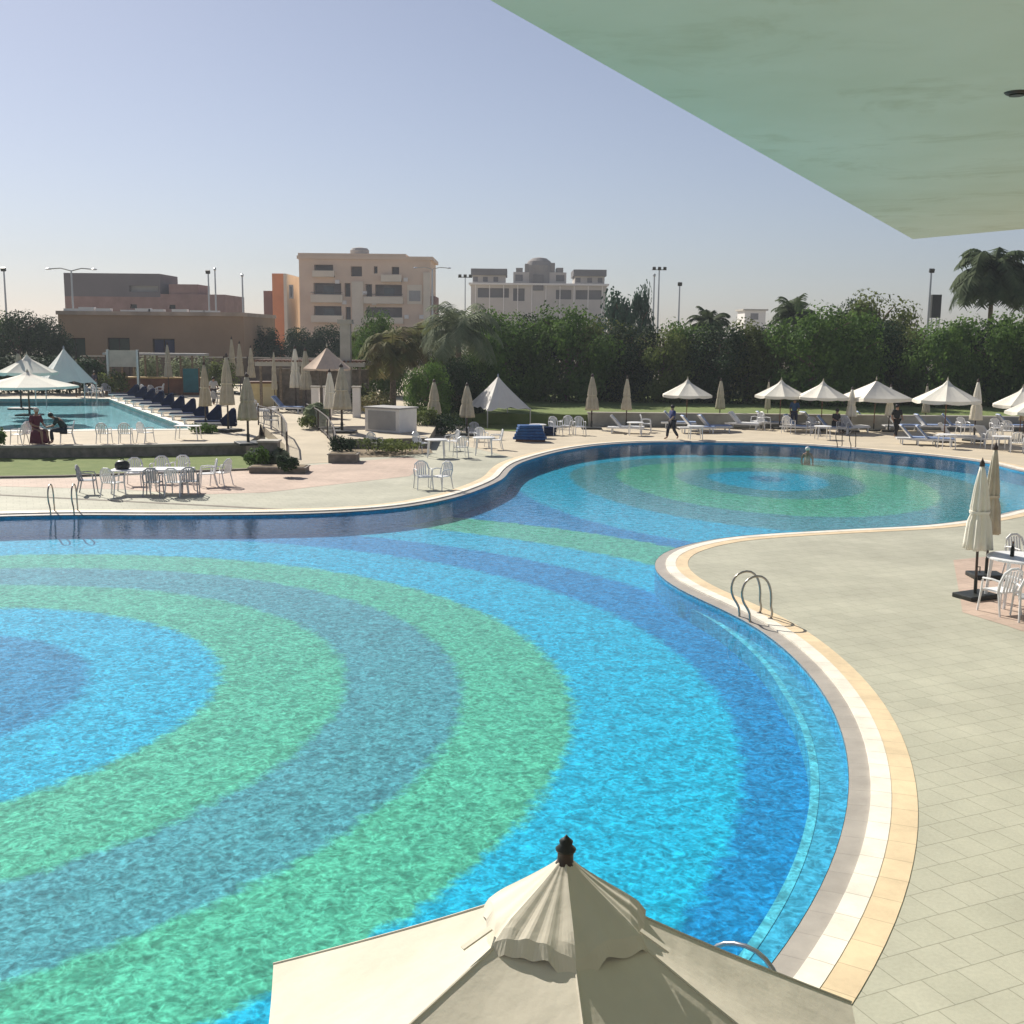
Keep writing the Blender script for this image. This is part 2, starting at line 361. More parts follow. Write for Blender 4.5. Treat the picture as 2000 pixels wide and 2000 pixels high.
# big round basin: from the tongue of land clockwise round to the far bank
ring = arc(NC, 14.93, a_e-5, -200, 70)
r2a = [NC + (14.93 + (14.15-14.93)*min(1, i/12.0))*Vector((math.cos(R(a)), math.sin(R(a)))) for i, a in enumerate([-204-4*k for k in range(0, 14)])]
far_px = [(120, 1003.5), (300, 1004), (500, 1003), (655, 999)]
r2a = [p for p in r2a if angN(p) % 360 > 109]
ctrl = P1 + ring + r2a + [G(*q).to_2d() for q in far_px]
def catmull(ps, step=0.35):
    out = []; n = len(ps)
    for i in range(n):
        p0, p1, p2, p3 = ps[i-1], ps[i], ps[(i+1) % n], ps[(i+2) % n]
        k = max(1, int((p2-p1).length/step))
        for j in range(k):
            t = j/k
            out.append(0.5*((2*p1) + (-p0+p2)*t + (2*p0-5*p1+4*p2-p3)*t*t + (-p0+3*p1-3*p2+p3)*t**3))
    return out
OUT = catmull(ctrl)
def smooth_poly(ps, it):
    for _ in range(it): ps = [(ps[i-1] + 2*ps[i] + ps[(i+1) % len(ps)])/4 for i in range(len(ps))]
    return ps
OUT = smooth_poly(OUT, 4)
area = sum(OUT[i-1].x*OUT[i].y - OUT[i].x*OUT[i-1].y for i in range(len(OUT)))
if area < 0: OUT.reverse()          # counter-clockwise; outward = right of travel
def offset(ps, d):
    n = len(ps); o = []
    for i in range(n):
        t = (ps[(i+1) % n] - ps[i-1]).normalized(); o.append(ps[i] + Vector((t.y, -t.x))*d)
    return o
def sheet(poly, z, name, m, holes=()):
    loops = [[Vector((p[0], p[1], 0)) for p in poly]] + [[Vector((p[0], p[1], 0)) for p in h] for h in holes]
    tr = tessellate_polygon(loops); mb = MB(); mb.add([(v.x, v.y, z) for l in loops for v in l], tr)
    o = mb.build(name, m); me = o.data
    if sum(p.normal.z*p.area for p in me.polygons) < 0: me.flip_normals()
    return o
def stone_band(name, col, joint, length, var=.12, row=10.0):
    m = bpy.data.materials.new(name); m.use_nodes = True; t = m.node_tree; n = t.nodes; L = t.links; b = n['Principled BSDF']
    uv = n.new('ShaderNodeUVMap'); br = n.new('ShaderNodeTexBrick'); br.offset = 0; br.inputs['Scale'].default_value = 1; br.inputs['Brick Width'].default_value = length; br.inputs['Row Height'].default_value = row
    br.inputs['Mortar Size'].default_value = .006; br.inputs['Mortar Smooth'].default_value = .3
    br.inputs['Color1'].default_value = (*[c*(1-var) for c in col], 1); br.inputs['Color2'].default_value = (*[min(1, c*(1+var*.5)) for c in col], 1); br.inputs['Mortar'].default_value = (*joint, 1)
    mp = n.new('ShaderNodeMapping'); mp.inputs['Location'].default_value = (0, .37, 0); L.new(uv.outputs[0], mp.inputs[0]); L.new(mp.outputs[0], br.inputs['Vector'])
    g = n.new('ShaderNodeNewGeometry'); a = n.new('ShaderNodeTexNoise'); a.inputs['Scale'].default_value = 1.7; a.inputs['Detail'].default_value = 8; a.inputs['Roughness'].default_value = .68; L.new(g.outputs['Position'], a.inputs['Vector'])
    r = n.new('ShaderNodeMapRange'); r.inputs[1].default_value = .3; r.inputs[2].default_value = .6; r.inputs[3].default_value = .80; r.inputs[4].default_value = 1.04; L.new(a.outputs['Fac'], r.inputs[0])
    vm = n.new('ShaderNodeVectorMath'); vm.operation = 'SCALE'; L.new(br.outputs['Color'], vm.inputs[0]); L.new(r.outputs[0], vm.inputs['Scale']); L.new(vm.outputs[0], b.inputs['Base Color'])
    b.inputs['Roughness'].default_value = .6; b.inputs['Specular IOR Level'].default_value = .3
    bp = n.new('ShaderNodeBump'); bp.inputs['Strength'].default_value = .4; bp.inputs['Distance'].default_value = .01; bp.invert = True; L.new(br.outputs['Fac'], bp.inputs['Height']); L.new(bp.outputs[0], b.inputs['Normal'])
    return m
M['grate'] = stone_band('overflow_tiles', (0.36, 0.33, 0.295), (0.29, 0.265, 0.235), .42, .06)
M['cope_white'] = stone_band('coping_white', (0.80, 0.75, 0.65), (0.5, 0.45, 0.38), .42, .05)
M['cope_peach'] = stone_band('coping_peach', (0.72, 0.57, 0.37), (0.5, 0.4, 0.26), .42, .07)
def add_uv(o, inner):
    d = [0.0]
    for i in range(len(inner)): d.append(d[-1] + (inner[(i+1) % len(inner)]-inner[i]).length)
    me = o.data; uvl = me.uv_layers.new(name='rim'); n = len(inner)
    for p in me.polygons:
        ks = [me.loops[l].vertex_index for l in p.loop_indices]; wrap = any(k % n == 0 for k in ks) and any(k % n == n-1 for k in ks)
        for l, k in zip(p.loop_indices, ks):
            i = k % n; uvl.data[l].uv = (d[n] if (wrap and i == 0) else d[i], .1 + .2*((k//n) % 2))
    return o
def band(inner, outer, zi, zo, skirt=0.0):
    n = len(inner); mb = MB()
    mb.v = [(p.x, p.y, zi) for p in inner] + [(p.x, p.y, zo) for p in outer]
    mb.f = [(i, (i+1) % n, n+(i+1) % n, n+i) for i in range(n)]
    if skirt:
        mb.v += [(p.x, p.y, zi-skirt) for p in inner] + [(p.x, p.y, zo-skirt) for p in outer]
        mb.f += [(i, (i+1) % n, 2*n+(i+1) % n, 2*n+i) for i in range(n)] + [(n+i, n+(i+1) % n, 3*n+(i+1) % n, 3*n+i) for i in range(n)]
    return mb
O1, O2, O3 = offset(OUT, 0.24), offset(OUT, 0.46), offset(OUT, 0.73)

# ------------------------------------------------------------ setting
GZ = -0.006
big = [(-900, -300), (900, -300), (900, 3000), (-900, 3000)]
tag(sheet(big, GZ, 'ground', M['ground'], [O3]), kind='structure')
dk = [(-70, -12), (45, -12), (60, 30), (60, 62.2), (-3, 62.2), (-3, 112), (-70, 112)]
tag(sheet(dk, 0.0, 'pool_deck', M['deck'], [O3]), kind='structure')
tag(add_uv(band(OUT, O1, -0.035, -0.02, 0.03).build('overflow_channel', M['grate']), OUT), kind='structure')
tag(add_uv(band(O1, O2, 0.012, 0.012, 0.06).build('coping_white_band', M['cope_white']), O1), kind='structure')
tag(add_uv(band(O2, O3, 0.007, 0.007, 0.05).build('coping_peach_band', M['cope_peach']), O2), kind='structure')
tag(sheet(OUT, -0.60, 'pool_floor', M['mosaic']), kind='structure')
n = len(OUT); mb = MB(); mb.v = [(p.x, p.y, -0.03) for p in OUT] + [(p.x, p.y, -0.62) for p in OUT]; mb.f = [(i, (i+1) % n, n+(i+1) % n, n+i) for i in range(n)]
tag(mb.build('pool_wall', M['wall_tile']), kind='structure')
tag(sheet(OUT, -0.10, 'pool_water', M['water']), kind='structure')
# submerged ledge along the near bank
def arcN(r, a0, a1, n): return [p for p in arc(NC, r, a0, a1, n)]
li, lo = arcN(14.50, 22, -40, 60), arcN(14.92, 22, -40, 60)
for i in range(61):     # tapers out at the tongue of land
    k = min(1, i/22.0); li[i] = lo[i] + (li[i]-lo[i])*(0.15+0.85*k)
mb = MB(); k = len(li)
mb.v = [(p.x, p.y, -0.30) for p in li] + [(p.x, p.y, -0.30) for p in lo] + [(p.x, p.y, -0.61) for p in li]
mb.f = [(i, i+1, k+i+1, k+i) for i in range(k-1)] + [(i, i+1, 2*k+i+1, 2*k+i) for i in range(k-1)]
tag(mb.build('pool_ledge', M['ledge']), kind='structure')
l2 = [NC + (p-NC)*(1+0.10/14.4) for p in li]
mb = MB(); mb.v = [(p.x, p.y, -0.295) for p in li] + [(p.x, p.y, -0.295) for p in l2]; mb.f = [(i, i+1, k+i+1, k+i) for i in range(k-1)]
tag(mb.build('pool_ledge_nosing', M['ledge_edge']), kind='structure')

def gp(pts, z=0.0): return [G(x, y, z).to_2d() for x, y in pts]
def patch(name, pts, z, m): return tag(sheet(pts, z, name, m), kind='structure')
# pink paving and sandy strips
patch('pink_paving', gp([(-60, 937), (0, 936), (140, 934), (330, 926), (500, 918), (640, 906), (800, 892), (835, 905), (800, 930), (640, 948), (520, 962), (380, 966), (240, 956), (0, 950), (-60, 952)]), 0.004, M['pink'])
patch('thin_dark_strip', gp([(-200, 958), (0, 966), (200, 976), (400, 986), (590, 996)]) + gp([(590, 998.5), (400, 988.2), (200, 978), (0, 968), (-200, 960)]), 0.0065, M['stone_dark'])  # thin dark strip laid flat across the left paving
patch('pink_paving_near', gp([(1862, 1094), (1930, 1087), (2000, 1084), (2200, 1084), (2350, 1300), (2080, 1262), (1965, 1222), (1880, 1196)]), 0.004, M['pink'])
mb = MB(); fs_ = [(p, (p-q_).normalized()) for p, q_ in zip(O3, OUT)]
prev = None
for p, nn in fs_ + fs_[:1]:
    ok = p.y > 43.5 and (nn.y > 0.02 or p.x > 15) and p.x > 0
    if ok:
        cur = ((p.x, p.y, .004), (p.x + (p.x-10)*(.75 if p.x < 10 else 1.3)+ (0 if p.x < 18 else (50-min(50, p.y))*3), 62.15, .004))
        if prev: mb.add([prev[0], prev[1], cur[1], cur[0]], [(0, 1, 2, 3)])
        prev = cur
    else: prev = None
so_ = mb.build('sand_walk', M['sand']); tag(so_, kind='structure')
if sum(p.normal.z*p.area for p in so_.data.polygons) < 0: so_.data.flip_normals()
# raised terrace with the upper pool
TZ = 0.5
tedge = gp([(-700, 884), (0, 872), (200, 871), (480, 866), (505, 850), (508, 828)], TZ) + gp([(618, 828), (655, 857), (750, 857), (838, 855), (850, 835), (860, 800)], TZ)
up_pool = [G(374, 838, 0.5).to_2d(), G(212, 779, 0.5).to_2d(), G(-300, 779, 0.5).to_2d(), G(-500, 842, 0.5).to_2d(), G(0, 841, 0.5).to_2d()]
tpoly = tedge + [Vector((-3.5, 112)), Vector((-70, 112))]
tag(sheet(tpoly, TZ, 'terrace', M['sand'], [up_pool]), kind='structure')
nT = len(tedge); mb = MB(); mb.v = [(p.x, p.y, TZ) for p in tedge] + [(p.x, p.y, -0.02) for p in tedge]
mb.f = [(i, i+1, nT+i+1, nT+i) for i in range(nT-1)]
tag(mb.build('terrace_retaining_face', M['stone_dark']), kind='structure')
eo = [p + Vector((0, 0.35)) for p in tedge[:4]]
mb = MB(); mb.v = [(p.x, p.y-0.05, TZ+0.03) for p in tedge[:4]] + [(p.x, p.y, TZ+0.03) for p in eo] + [(p.x, p.y-0.05, TZ-0.06) for p in tedge[:4]]
mb.f = [(i, i+1, 4+i+1, 4+i) for i in range(3)] + [(i, i+1, 8+i+1, 8+i) for i in range(3)]
tag(mb.build('terrace_edging', M['concrete']), kind='structure')
tag(sheet(up_pool, 0.06, 'upper_pool_floor', M['teal_tile']), kind='structure')
tag(sheet(up_pool, TZ-0.10, 'upper_pool_water', M['water']), kind='structure')
uc = [up_pool[i] for i in range(5)]; cen = (uc[0]+uc[1]+uc[2]+uc[3])/4
uo = [p + (p-cen).normalized()*0.7 for p in uc]
tag(add_uv(band(uc[::-1], uo[::-1], TZ+0.02, TZ+0.02, 0.3).build('upper_pool_coping', M['cope_white']), uc[::-1]), kind='structure')
mb = MB(); mb.v = [(p.x, p.y, TZ+0.01) for p in uc] + [(p.x, p.y, 0.05) for p in uc]; mb.f = [(i, (i+1) % 5, 5+(i+1) % 5, 5+i) for i in range(5)]
tag(mb.build('upper_pool_wall', M['teal_tile']), kind='structure')
# ramp between the railings
mb = MB(); b0, b1 = G(562, 908, 0.006), G(655, 902, 0.006); m0, m1 = G(556, 868, 0.27), G(645, 862, 0.27); t0, t1 = G(508, 827, TZ+0.004), G(618, 827, TZ+0.004)
mb.add([b0, b1, m1, t1, t0, m0, (b0.x, b0.y, -0.01), (b1.x, b1.y, -0.01), (m1.x, m1.y, -.01), (t1.x, t1.y, -.01), (t0.x, t0.y, -.01), (m0.x, m0.y, -.01)],
       [(0, 1, 2, 5), (5, 2, 3, 4), (0, 6, 11, 5), (5, 11, 10, 4), (1, 7, 8, 2), (2, 8, 9, 3), (0, 1, 7, 6)])
tag(mb.build('ramp', M['sand']), kind='structure')
# lawn strip below the terrace
patch('lawn_front', gp([(-300, 903), (0, 894), (200, 890), (480, 882), (520, 893), (505, 914), (330, 920), (130, 928), (0, 930), (-300, 936)], 0.05), 0.05, M['grass'])
cp = gp([(-300, 936), (0, 930), (130, 928), (330, 920), (505, 914)], 0.06)
mb = MB(); k = 5; mb.v = [(p.x, p.y, .07) for p in cp] + [(p.x, p.y-.18, .07) for p in cp] + [(p.x, p.y-.18, 0) for p in cp]
mb.f = [(i, i+1, k+i+1, k+i) for i in range(4)] + [(k+i, k+i+1, 2*k+i+1, 2*k+i) for i in range(4)]
tag(mb.build('lawn_kerb', M['stone_dark']), kind='structure')
mb = MB(); sA = gp([(655, 895), (755, 892), (845, 884)], 0.0); sB = gp([(655, 876), (750, 876), (838, 873)], 0.08)
mb.add([(p.x, p.y, 0.01) for p in sA] + [(p.x, p.y, 0.10) for p in sB] + [(p.x, p.y-.15, -.01) for p in sA], [(0, 1, 4, 3), (1, 2, 5, 4), (0, 1, 7, 6), (1, 2, 8, 7)])
tag(mb.build('planting_bank', M['soil']), kind='structure')
# raised lawn behind the long low wall on the right
LW = 62.6
mb = MB().box(-4, 60, LW+0.3, 84, 0.0, 0.62)
tag(mb.build('lawn_back', M['grass']), kind='structure')
patch('lawn_side', gp([(905, 806), (1090, 806), (1110, 822), (1060, 845), (930, 838), (880, 822)], 0.03), 0.03, M['grass'])
o = MB().box(4.2, 60, LW, LW+0.3, 0, 0.72).build('low_wall', mat('low_wall_plaster', (0.34, 0.33, 0.29), 0.9, 0.25, 1.2, geo=True), bevel=0.02)
cap = MB().box(4.15, 60, LW-0.05, LW+0.34, 0.72, 0.78).build('coping', M['concrete'], o)
tag(o, 'long low grey-green wall between the far lounger terrace and the raised lawn', 'wall')
# overhead slab of the building the photo is taken from
zc = 7.0
c0, c1, c2 = G(957, 0, zc), G(1783, 467, zc), G(2000, 447, zc)
d1 = (c0-c1).normalized(); d2 = (c2-c1).normalized()
pl = [c1, c1 + d2*26, c1 + d2*26 + d1*36, c1 + d1*36]
mb = MB().prism([(p.x, p.y) for p in pl], zc, zc+0.35)
cs = mb.build('canopy_slab', M['ceil']); tag(cs, 'pale green plastered roof slab jutting overhead across the top right corner', 'canopy')
hp = G(1986, 180, zc)
dl = thing('ceiling_light', 'small dark round fitting recessed in the pale green roof slab', 'light fitting', (hp.x, hp.y, zc))
MB().lathe([(0.075, -0.02), (0.085, -0.015), (0.10, 0.0)], 18).build('trim_ring', M['wood_dark'], dl)
MB().lathe([(0.06, -0.03), (0.06, -0.019)], 16).build('lens', M['black'], dl)

# ------------------------------------------------------------ umbrellas
def open_umbrella(name, label, cat, cloth, nrib=8, rad=1.4, rim=1.95, top=2.75, angles=None, sag=0.05, valance=0.14, skirt=True, fine=False, base=True, skirt_r=0.42, tassel=False):
    t = thing(name, label, cat)
    ang = angles or [2*PI*i/nrib + 0.2 for i in range(nrib)]
    nr = len(ang); sub = 14 if fine else 4; rad_n = 12 if fine else 5
    rnd = random.Random(5)
    def surf(r0, z0, r1, z1, sg, sub, rad_n, z_extra=0.0, jag=0.0, pleat=0.0):
        vs = []; fs = []; per = nr*sub
        for j in range(rad_n+1):
            s = j/rad_n
            for i in range(nr):
                a0 = ang[i]; a1 = ang[(i+1) % nr]
                if a1 < a0: a1 += 2*PI
                p0 = Vector((math.cos(a0), math.sin(a0))); p1 = Vector((math.cos(a1), math.sin(a1)))
                for q in range(sub):
                    u = q/sub; rr = r0 + (r1-r0)*s
                    d = p0*(1-u) + p1*u
                    bow = math.sin(PI*u)
                    z = z0 + (z1-z0)*(s**0.92) - sg*bow*s*(1.3-s) + z_extra
                    if pleat: z += pleat*math.sin(u*PI*8 + i)*s
                    if jag and j == rad_n: z -= jag*(0.4+0.6*abs(math.sin(u*PI*2+i*1.7)))
                    # hem curves in between the ribs
                    d *= 1 - 0.035*bow*s
                    vs.append((d.x*rr, d.y*rr, z))
        for j in range(rad_n):
            for i in range(per): fs.append((j*per+i, j*per+(i+1) % per, (j+1)*per+(i+1) % per, (j+1)*per+i))
        return vs, fs, per
    vs, fs, per = surf(0.05, top, rad, rim, sag, sub, rad_n)
    m = MB().add(vs, fs)
    if valance:
        n0 = rad_n*per; b0 = len(m.v)
        for i in range(per):
            x, y, z = m.v[n0+i]; u = (i % sub)/sub
            m.v.append((x*1.005, y*1.005, z - valance*(0.75+0.25*math.sin(PI*u))))
        for i in range(per): m.f.append((n0+i, n0+(i+1) % per, b0+(i+1) % per, b0+i))
    cn = m.build('canopy', cloth, t, smooth=False)
    if fine:
        sb = cn.modifiers.new('thick', 'SOLIDIFY'); sb.thickness = 0.006
        seam = MB()
        for i in range(nr):
            a = ang[i]; seam.tube([(math.cos(a)*r_, math.sin(a)*r_, top+(rim-top)*(((r_-0.05)/(rad-0.05))**0.92)+0.001) for r_ in [0.1+(rad-0.1)*k/6 for k in range(7)]], 0.006, 5)
        seam.build('seam', cloth, cn)
    if skirt:
        vs, fs, per = surf(0.035, top+0.10, skirt_r, top-0.30*skirt_r/0.42 if not fine else top-0.155, 0.02, 22 if fine else 3, 9 if fine else 5, 0, 0.045 if fine else 0.0, 0)
        if fine:
            vs = [Vector(v) for v in vs]
            for k, v in enumerate(vs):
                a = math.atan2(v.y, v.x); r_ = math.hypot(v.x, v.y)
                k_ = (r_/0.39)**1.2; v.z += (0.006*math.sin(a*17+2*math.sin(a*3)) + 0.014*math.sin(a*6+1) + .010 - .05*max(0, r_-.29)/.10*(1+math.sin(a*5+2))*.5)*k_
        sk = MB().add(vs, fs).build('vent_flap', cloth, t)
        if fine: sb = sk.modifiers.new('thick', 'SOLIDIFY'); sb.thickness = 0.005
    if fine:
        MB().lathe([(0.034, top+0.08), (0.042, top+0.09), (0.034, top+0.10), (0.034, top+0.137), (0.042, top+0.145)], 18).build('collar', M['wood_dark'], t, True)
        MB().lathe([(0.042, top+0.145), (0.044, top+0.155), (0.026, top+0.172), (0.030, top+0.188), (0.016, top+0.200), (0.006, top+0.210), (0.001, top+0.216)], 18).build('finial', M['black'], t, True)
        for a_ in (207, 338): MB().box(-.014, .014, -.07, .07, 0, .008, rz=R(a_-90), c=(.40*math.cos(R(a_)), .40*math.sin(R(a_)), top-.165), rx=-.45).build('tie_strap', cloth, t)
    else:
        pr = [(0.03, top+0.07), (0.045, top+0.12), (0.02, top+0.2), (0.005, top+0.27)]
        if tassel: pr = [(0.14, top+0.02), (0.10, top+0.14), (0.05, top+0.22), (0.07, top+0.30), (0.01, top+0.50)]
        MB().lathe(pr, 10).build('finial', M['canvas_old'], t)
    MB().tube([(0, 0, 0.05), (0, 0, top+0.05)], 0.024, 10).build('pole', M['wood'] if not fine else M['metal'], t)
    for a in ang:
        MB().tube([(0.02*math.cos(a), 0.02*math.sin(a), top-0.03), (rad*.97*math.cos(a), rad*.97*math.sin(a), rim-0.02)], 0.009, 5).tube([(0.03*math.cos(a), 0.03*math.sin(a), rim-0.15), (rad*.5*math.cos(a), rad*.5*math.sin(a), (top+rim)/2-0.03)], 0.007, 5).build('rib', M['wood'], t)
    if base: umbrella_base(t)
    return t
def umbrella_base(t):
    m = MB().box(-0.34, 0.34, -0.26, 0.26, 0.0, 0.10)
    b = m.build('base', M['black'], t, bevel=0.02)
    MB().tube([(0, 0, 0.1), (0, 0, 0.42)], 0.034, 10).build('sleeve', M['black'], b)
def closed_umbrella(name, label, cloth, h=2.65, low=0.95, r=0.2, seed=1, base=True):
    t = thing(name, label, 'umbrella'); rnd = random.Random(seed); ph = rnd.random()*6
    prof = []; N = 12
    for j in range(N+1):
        s = j/N; z = h - (h-low)*s
        rr = 0.035 + (r-0.035)*(s**0.75)
        if 0.52 < s < 0.6: rr *= 0.84
        prof.append((rr, z))
    fn = lambda a, j: 1 + 0.22*math.sin(8*a+ph+0.12*j)*min(1, j/3.0) + 0.07*math.sin(3*a+ph*2)
    MB().lathe(prof, 48, fn=fn).build('folded_canopy', cloth, t, True)
    MB().lathe([(0.05, h-0.02), (0.05, h+0.04), (0.02, h+0.10), (0.004, h+0.15)], 10).build('finial', M['wood_dark'], t, True)
    MB().tube([(0, 0, 0.05), (0, 0, low+0.1)], 0.026, 10).build('pole', M['wood_dark'], t)
    MB().lathe([(r*0.80, low+(h-low)*.43), (r*0.82, low+(h-low)*.46)], 24).build('strap', cloth, t)
    if base: umbrella_base(t)
    return t

# the big umbrella right below the camera
FU = open_umbrella('parasol', 'large cream canvas parasol with pleated vent flap and dark wooden finial, closest to the camera', 'umbrella', M['canvas'],
                   angles=[R(a) for a in (19, 86, 154.5, 216, 276, 334)], rad=1.50, rim=1.95, top=2.72, sag=0.05, valance=0.0, fine=True, skirt_r=0.39)
FU.location = (0.16, 4.32, 0.0); FU.rotation_euler = (R(-2.0), R(1.6), 0)

PU = Proto(open_umbrella('parasol', 'x', 'umbrella', M['canvas_white'], rad=1.42, rim=1.86, top=2.6, valance=0.16))
PUs = Proto(open_umbrella('parasol', 'x', 'umbrella', M['canvas_white'], nrib=4, rad=1.95, rim=1.86, top=2.72, valance=0.22, skirt=False, sag=0.12))
g_open = 'open white parasols on the far terrace'
PU.put(G(1340, 837), 0.1, 'open white parasol behind the walking man, with tall pointed tip', g_open)
PU.put(G(1522, 838), 0.5, 'open white parasol first of the close trio right of the bare gap', g_open)
PU.put(G(1603, 842), 0.9, 'open white parasol middle of the close trio, lower than the wide one', g_open)
PUs.put(G(1706, 842), 0.75, 'widest open white parasol with drooping scalloped hem, last of the close trio', g_open)
PU.put(G(1843, 864), 0.2, 'open white parasol standing alone over the pale blue loungers', g_open, 1.12)
PU.put(G(1990, 864), 0.6, 'open white parasol cut by the right border, the one further back', g_open)
PU.put(G(2022, 885), 0.3, 'open white parasol cut by the right border, the lower and nearer one', g_open)
PU.put(G(58, 800, TZ), 0.3, 'open white parasol at the far left, highest of the two overlapping ones', g_open, 1.15)
PU.put(G(58, 812, TZ) , 0.0, 'open white parasol at the far left, the lower and wider of the two', g_open, (1.8, 1.8, .86))
PUt = Proto(open_umbrella('parasol', 'x', 'umbrella', mat('canvas_peach', (0.66, 0.50, 0.38), 0.85, 0.1, 3), rad=1.25, rim=1.95, top=2.95, valance=0.1, skirt=False))
PUt.put(G(640, 795, 1.3), 0.3, 'open peach-coloured parasol above the pergola beam beside the tall column')

def cu(px, py, h, r, label, low=0.95, cloth='canvas_old', z=0.0, rz=0, seed=1, base=True):
    return Cu(px, py, h, r, label, low, cloth, z, rz, seed, base)
_cu = {}
def Cu(px, py, h, r, label, low, cloth, z, rz, seed, base):
    key = cloth
    if key not in _cu: _cu[key] = Proto(closed_umbrella('closed_parasol', 'x', M[cloth], h=2.65, low=low, r=0.2, seed=seed, base=base))
    return _cu[key].put(G(px, py, z), rz, label, 'closed parasols', (r/0.2, r/0.2, h/2.65))
# two near ones on the right, modelled on their own
n1 = closed_umbrella('closed_parasol', 'closed cream parasol in a black base, nearest at the right beside the white table', M['canvas_white'], h=2.62, low=0.98, r=0.235, seed=3)
n1.location = G(1904, 1168); n1.rotation_euler = (0, R(-1.5), 0.4); n1['group'] = 'closed parasols'
b = n1; MB().tube([(0.03, 0, 0.62), (0.09, 0, 0.62), (0.09, 0, 0.50)], 0.012, 6).build('crank', M['black'], b)
n2 = closed_umbrella('closed_parasol', 'closed dun parasol right behind the nearest cream one', M['canvas_old'], h=2.75, low=0.95, r=0.19, seed=8)
n2.location = G(1925, 1128); n2['group'] = 'closed parasols'
cu(1155, 838, 2.85, 0.32, 'closed grey parasol left of the long white lounger, backed by dark trees')
cu(1223, 835, 2.7, 0.26, 'closed beige parasol rising behind the long white lounger', rz=1)
cu(1405, 830, 2.55, 0.25, 'closed grey parasol just right of the parasol with the tall tip', rz=2)
cu(1498, 830, 2.5, 0.15, 'thin closed parasol half hidden by the first parasol of the trio', rz=3)
cu(1660, 843, 2.3, 0.26, 'closed cream parasol between the middle and widest parasols', cloth='canvas_white')
cu(1735, 843, 2.45, 0.22, 'closed cream parasol in front of the widest parasol', cloth='canvas_white', rz=1)
cu(1806, 836, 2.4, 0.20, 'closed parasol behind the lone parasol, showing on its left', rz=4)
cu(1902, 862, 2.95, 0.27, 'closed pale parasol immediately right of the lone open parasol', cloth='canvas_white', rz=2)
cu(1997, 862, 2.9, 0.22, 'closed parasol at the right border in front of an open one', rz=2)
cu(848, 845, 2.6, 0.33, 'closed grey-green parasol against the dark bush left of the silver tent', rz=.5)
cu(912, 850, 2.5, 0.34, 'closed grey parasol touching the left flank of the silver tent', rz=1.5)
cu(668, 845, 3.0, 0.38, 'closed fat brown-grey parasol at the top of the ramp beside its railing', z=TZ, cloth='canvas_old')
cu(645, 838, 2.7, 0.28, 'closed pale parasol half behind the fat one at the top of the ramp', z=TZ, cloth='canvas_white')
cu(578, 800, 3.6, 0.32, 'closed pale parasol, left of the pair under the pergola beam', z=TZ, cloth='canvas_white')
cu(598, 803, 3.5, 0.32, 'closed grey parasol, right of the pair under the pergola beam', z=TZ)
cu(402, 838, 3.0, 0.26, 'closed khaki parasol left of the three beside the upper pool corner', z=TZ)
cu(446, 843, 3.4, 0.30, 'closed khaki parasol in a square base, middle of the three beside the upper pool corner', z=TZ, rz=1)
cu(485, 868, 2.75, 0.36, 'closed grey-brown parasol at the end of the terrace edge', z=TZ, rz=2)
cu(42, 800, 3.2, 0.36, 'closed grey parasol top behind the far left open parasols', z=TZ, low=.9)
cu(537, 802, 3.4, 0.15, 'dark slim closed parasol by the yellow cabinet', z=TZ, rz=2)
for k, (x, y, h, lab) in enumerate([(330, 772, 3.6, 'closed leaning parasol before the brown hall, left of the teal screen'), (470, 770, 3.7, 'closed parasol in front of the brown hall, closest to its corner'), (455, 768, 4.0, 'closed parasol in front of the brown hall, second from its corner'), (492, 770, 3.4, 'closed parasol just past the corner of the brown hall')]):
    cu(x, y, h, 0.26, lab, z=TZ, rz=k)

def tent(name, label, w_, h, z0, loc, rz, m):
    t = thing(name, label, 'tent', loc, rz)
    mb = MB(); N = 12; K = 8; vs = []
    for j in range(K+1):
        s = j/K
        for i in range(4*N):
            side, u = divmod(i, N); u /= N
            cs_ = [(-1, -1), (1, -1), (1, 1), (-1, 1)]
            a, b = cs_[side], cs_[(side+1) % 4]
            x = a[0]*(1-u)+b[0]*u; y = a[1]*(1-u)+b[1]*u
            bow = math.sin(PI*u)
            k = s*(1-0.16*bow*s)
            z = z0 + (h-z0)*(1-s**0.9) - 0.10*math.sin(6*PI*u)*s*0.5 + 0.12*bow*s
            vs.append((x*k*w_/2, y*k*w_/2, z))
    fs = [(j*4*N+i, j*4*N+(i+1) % (4*N), (j+1)*4*N+(i+1) % (4*N), (j+1)*4*N+i) for j in range(K) for i in range(4*N)]
    c = mb.add(vs, fs).build('canopy', m, t)
    for sx in (-1, 1):
        for sy in (-1, 1):
            MB().tube([(sx*w_*.48, sy*w_*.48, 0), (sx*w_*.48, sy*w_*.48, z0+.1)], 0.035, 8).build('pole', M['metal'], t)
    MB().lathe([(0.06, h-.03), (0.04, h+0.08), (0.0, h+0.16)], 10).build('finial', M['metal'], t)
    return t
tent('tent', 'silver white pyramid tent in front of the hedge, left of the raised lawn', 2.75, 2.75, 0.95, G(972, 832), 0.5, M['tent'])
tent('tent', 'greyish pyramid tent in the upper left behind the upper pool', 3.0, 3.45, 1.35, G(130, 792, TZ), 0.6, M['tent'])

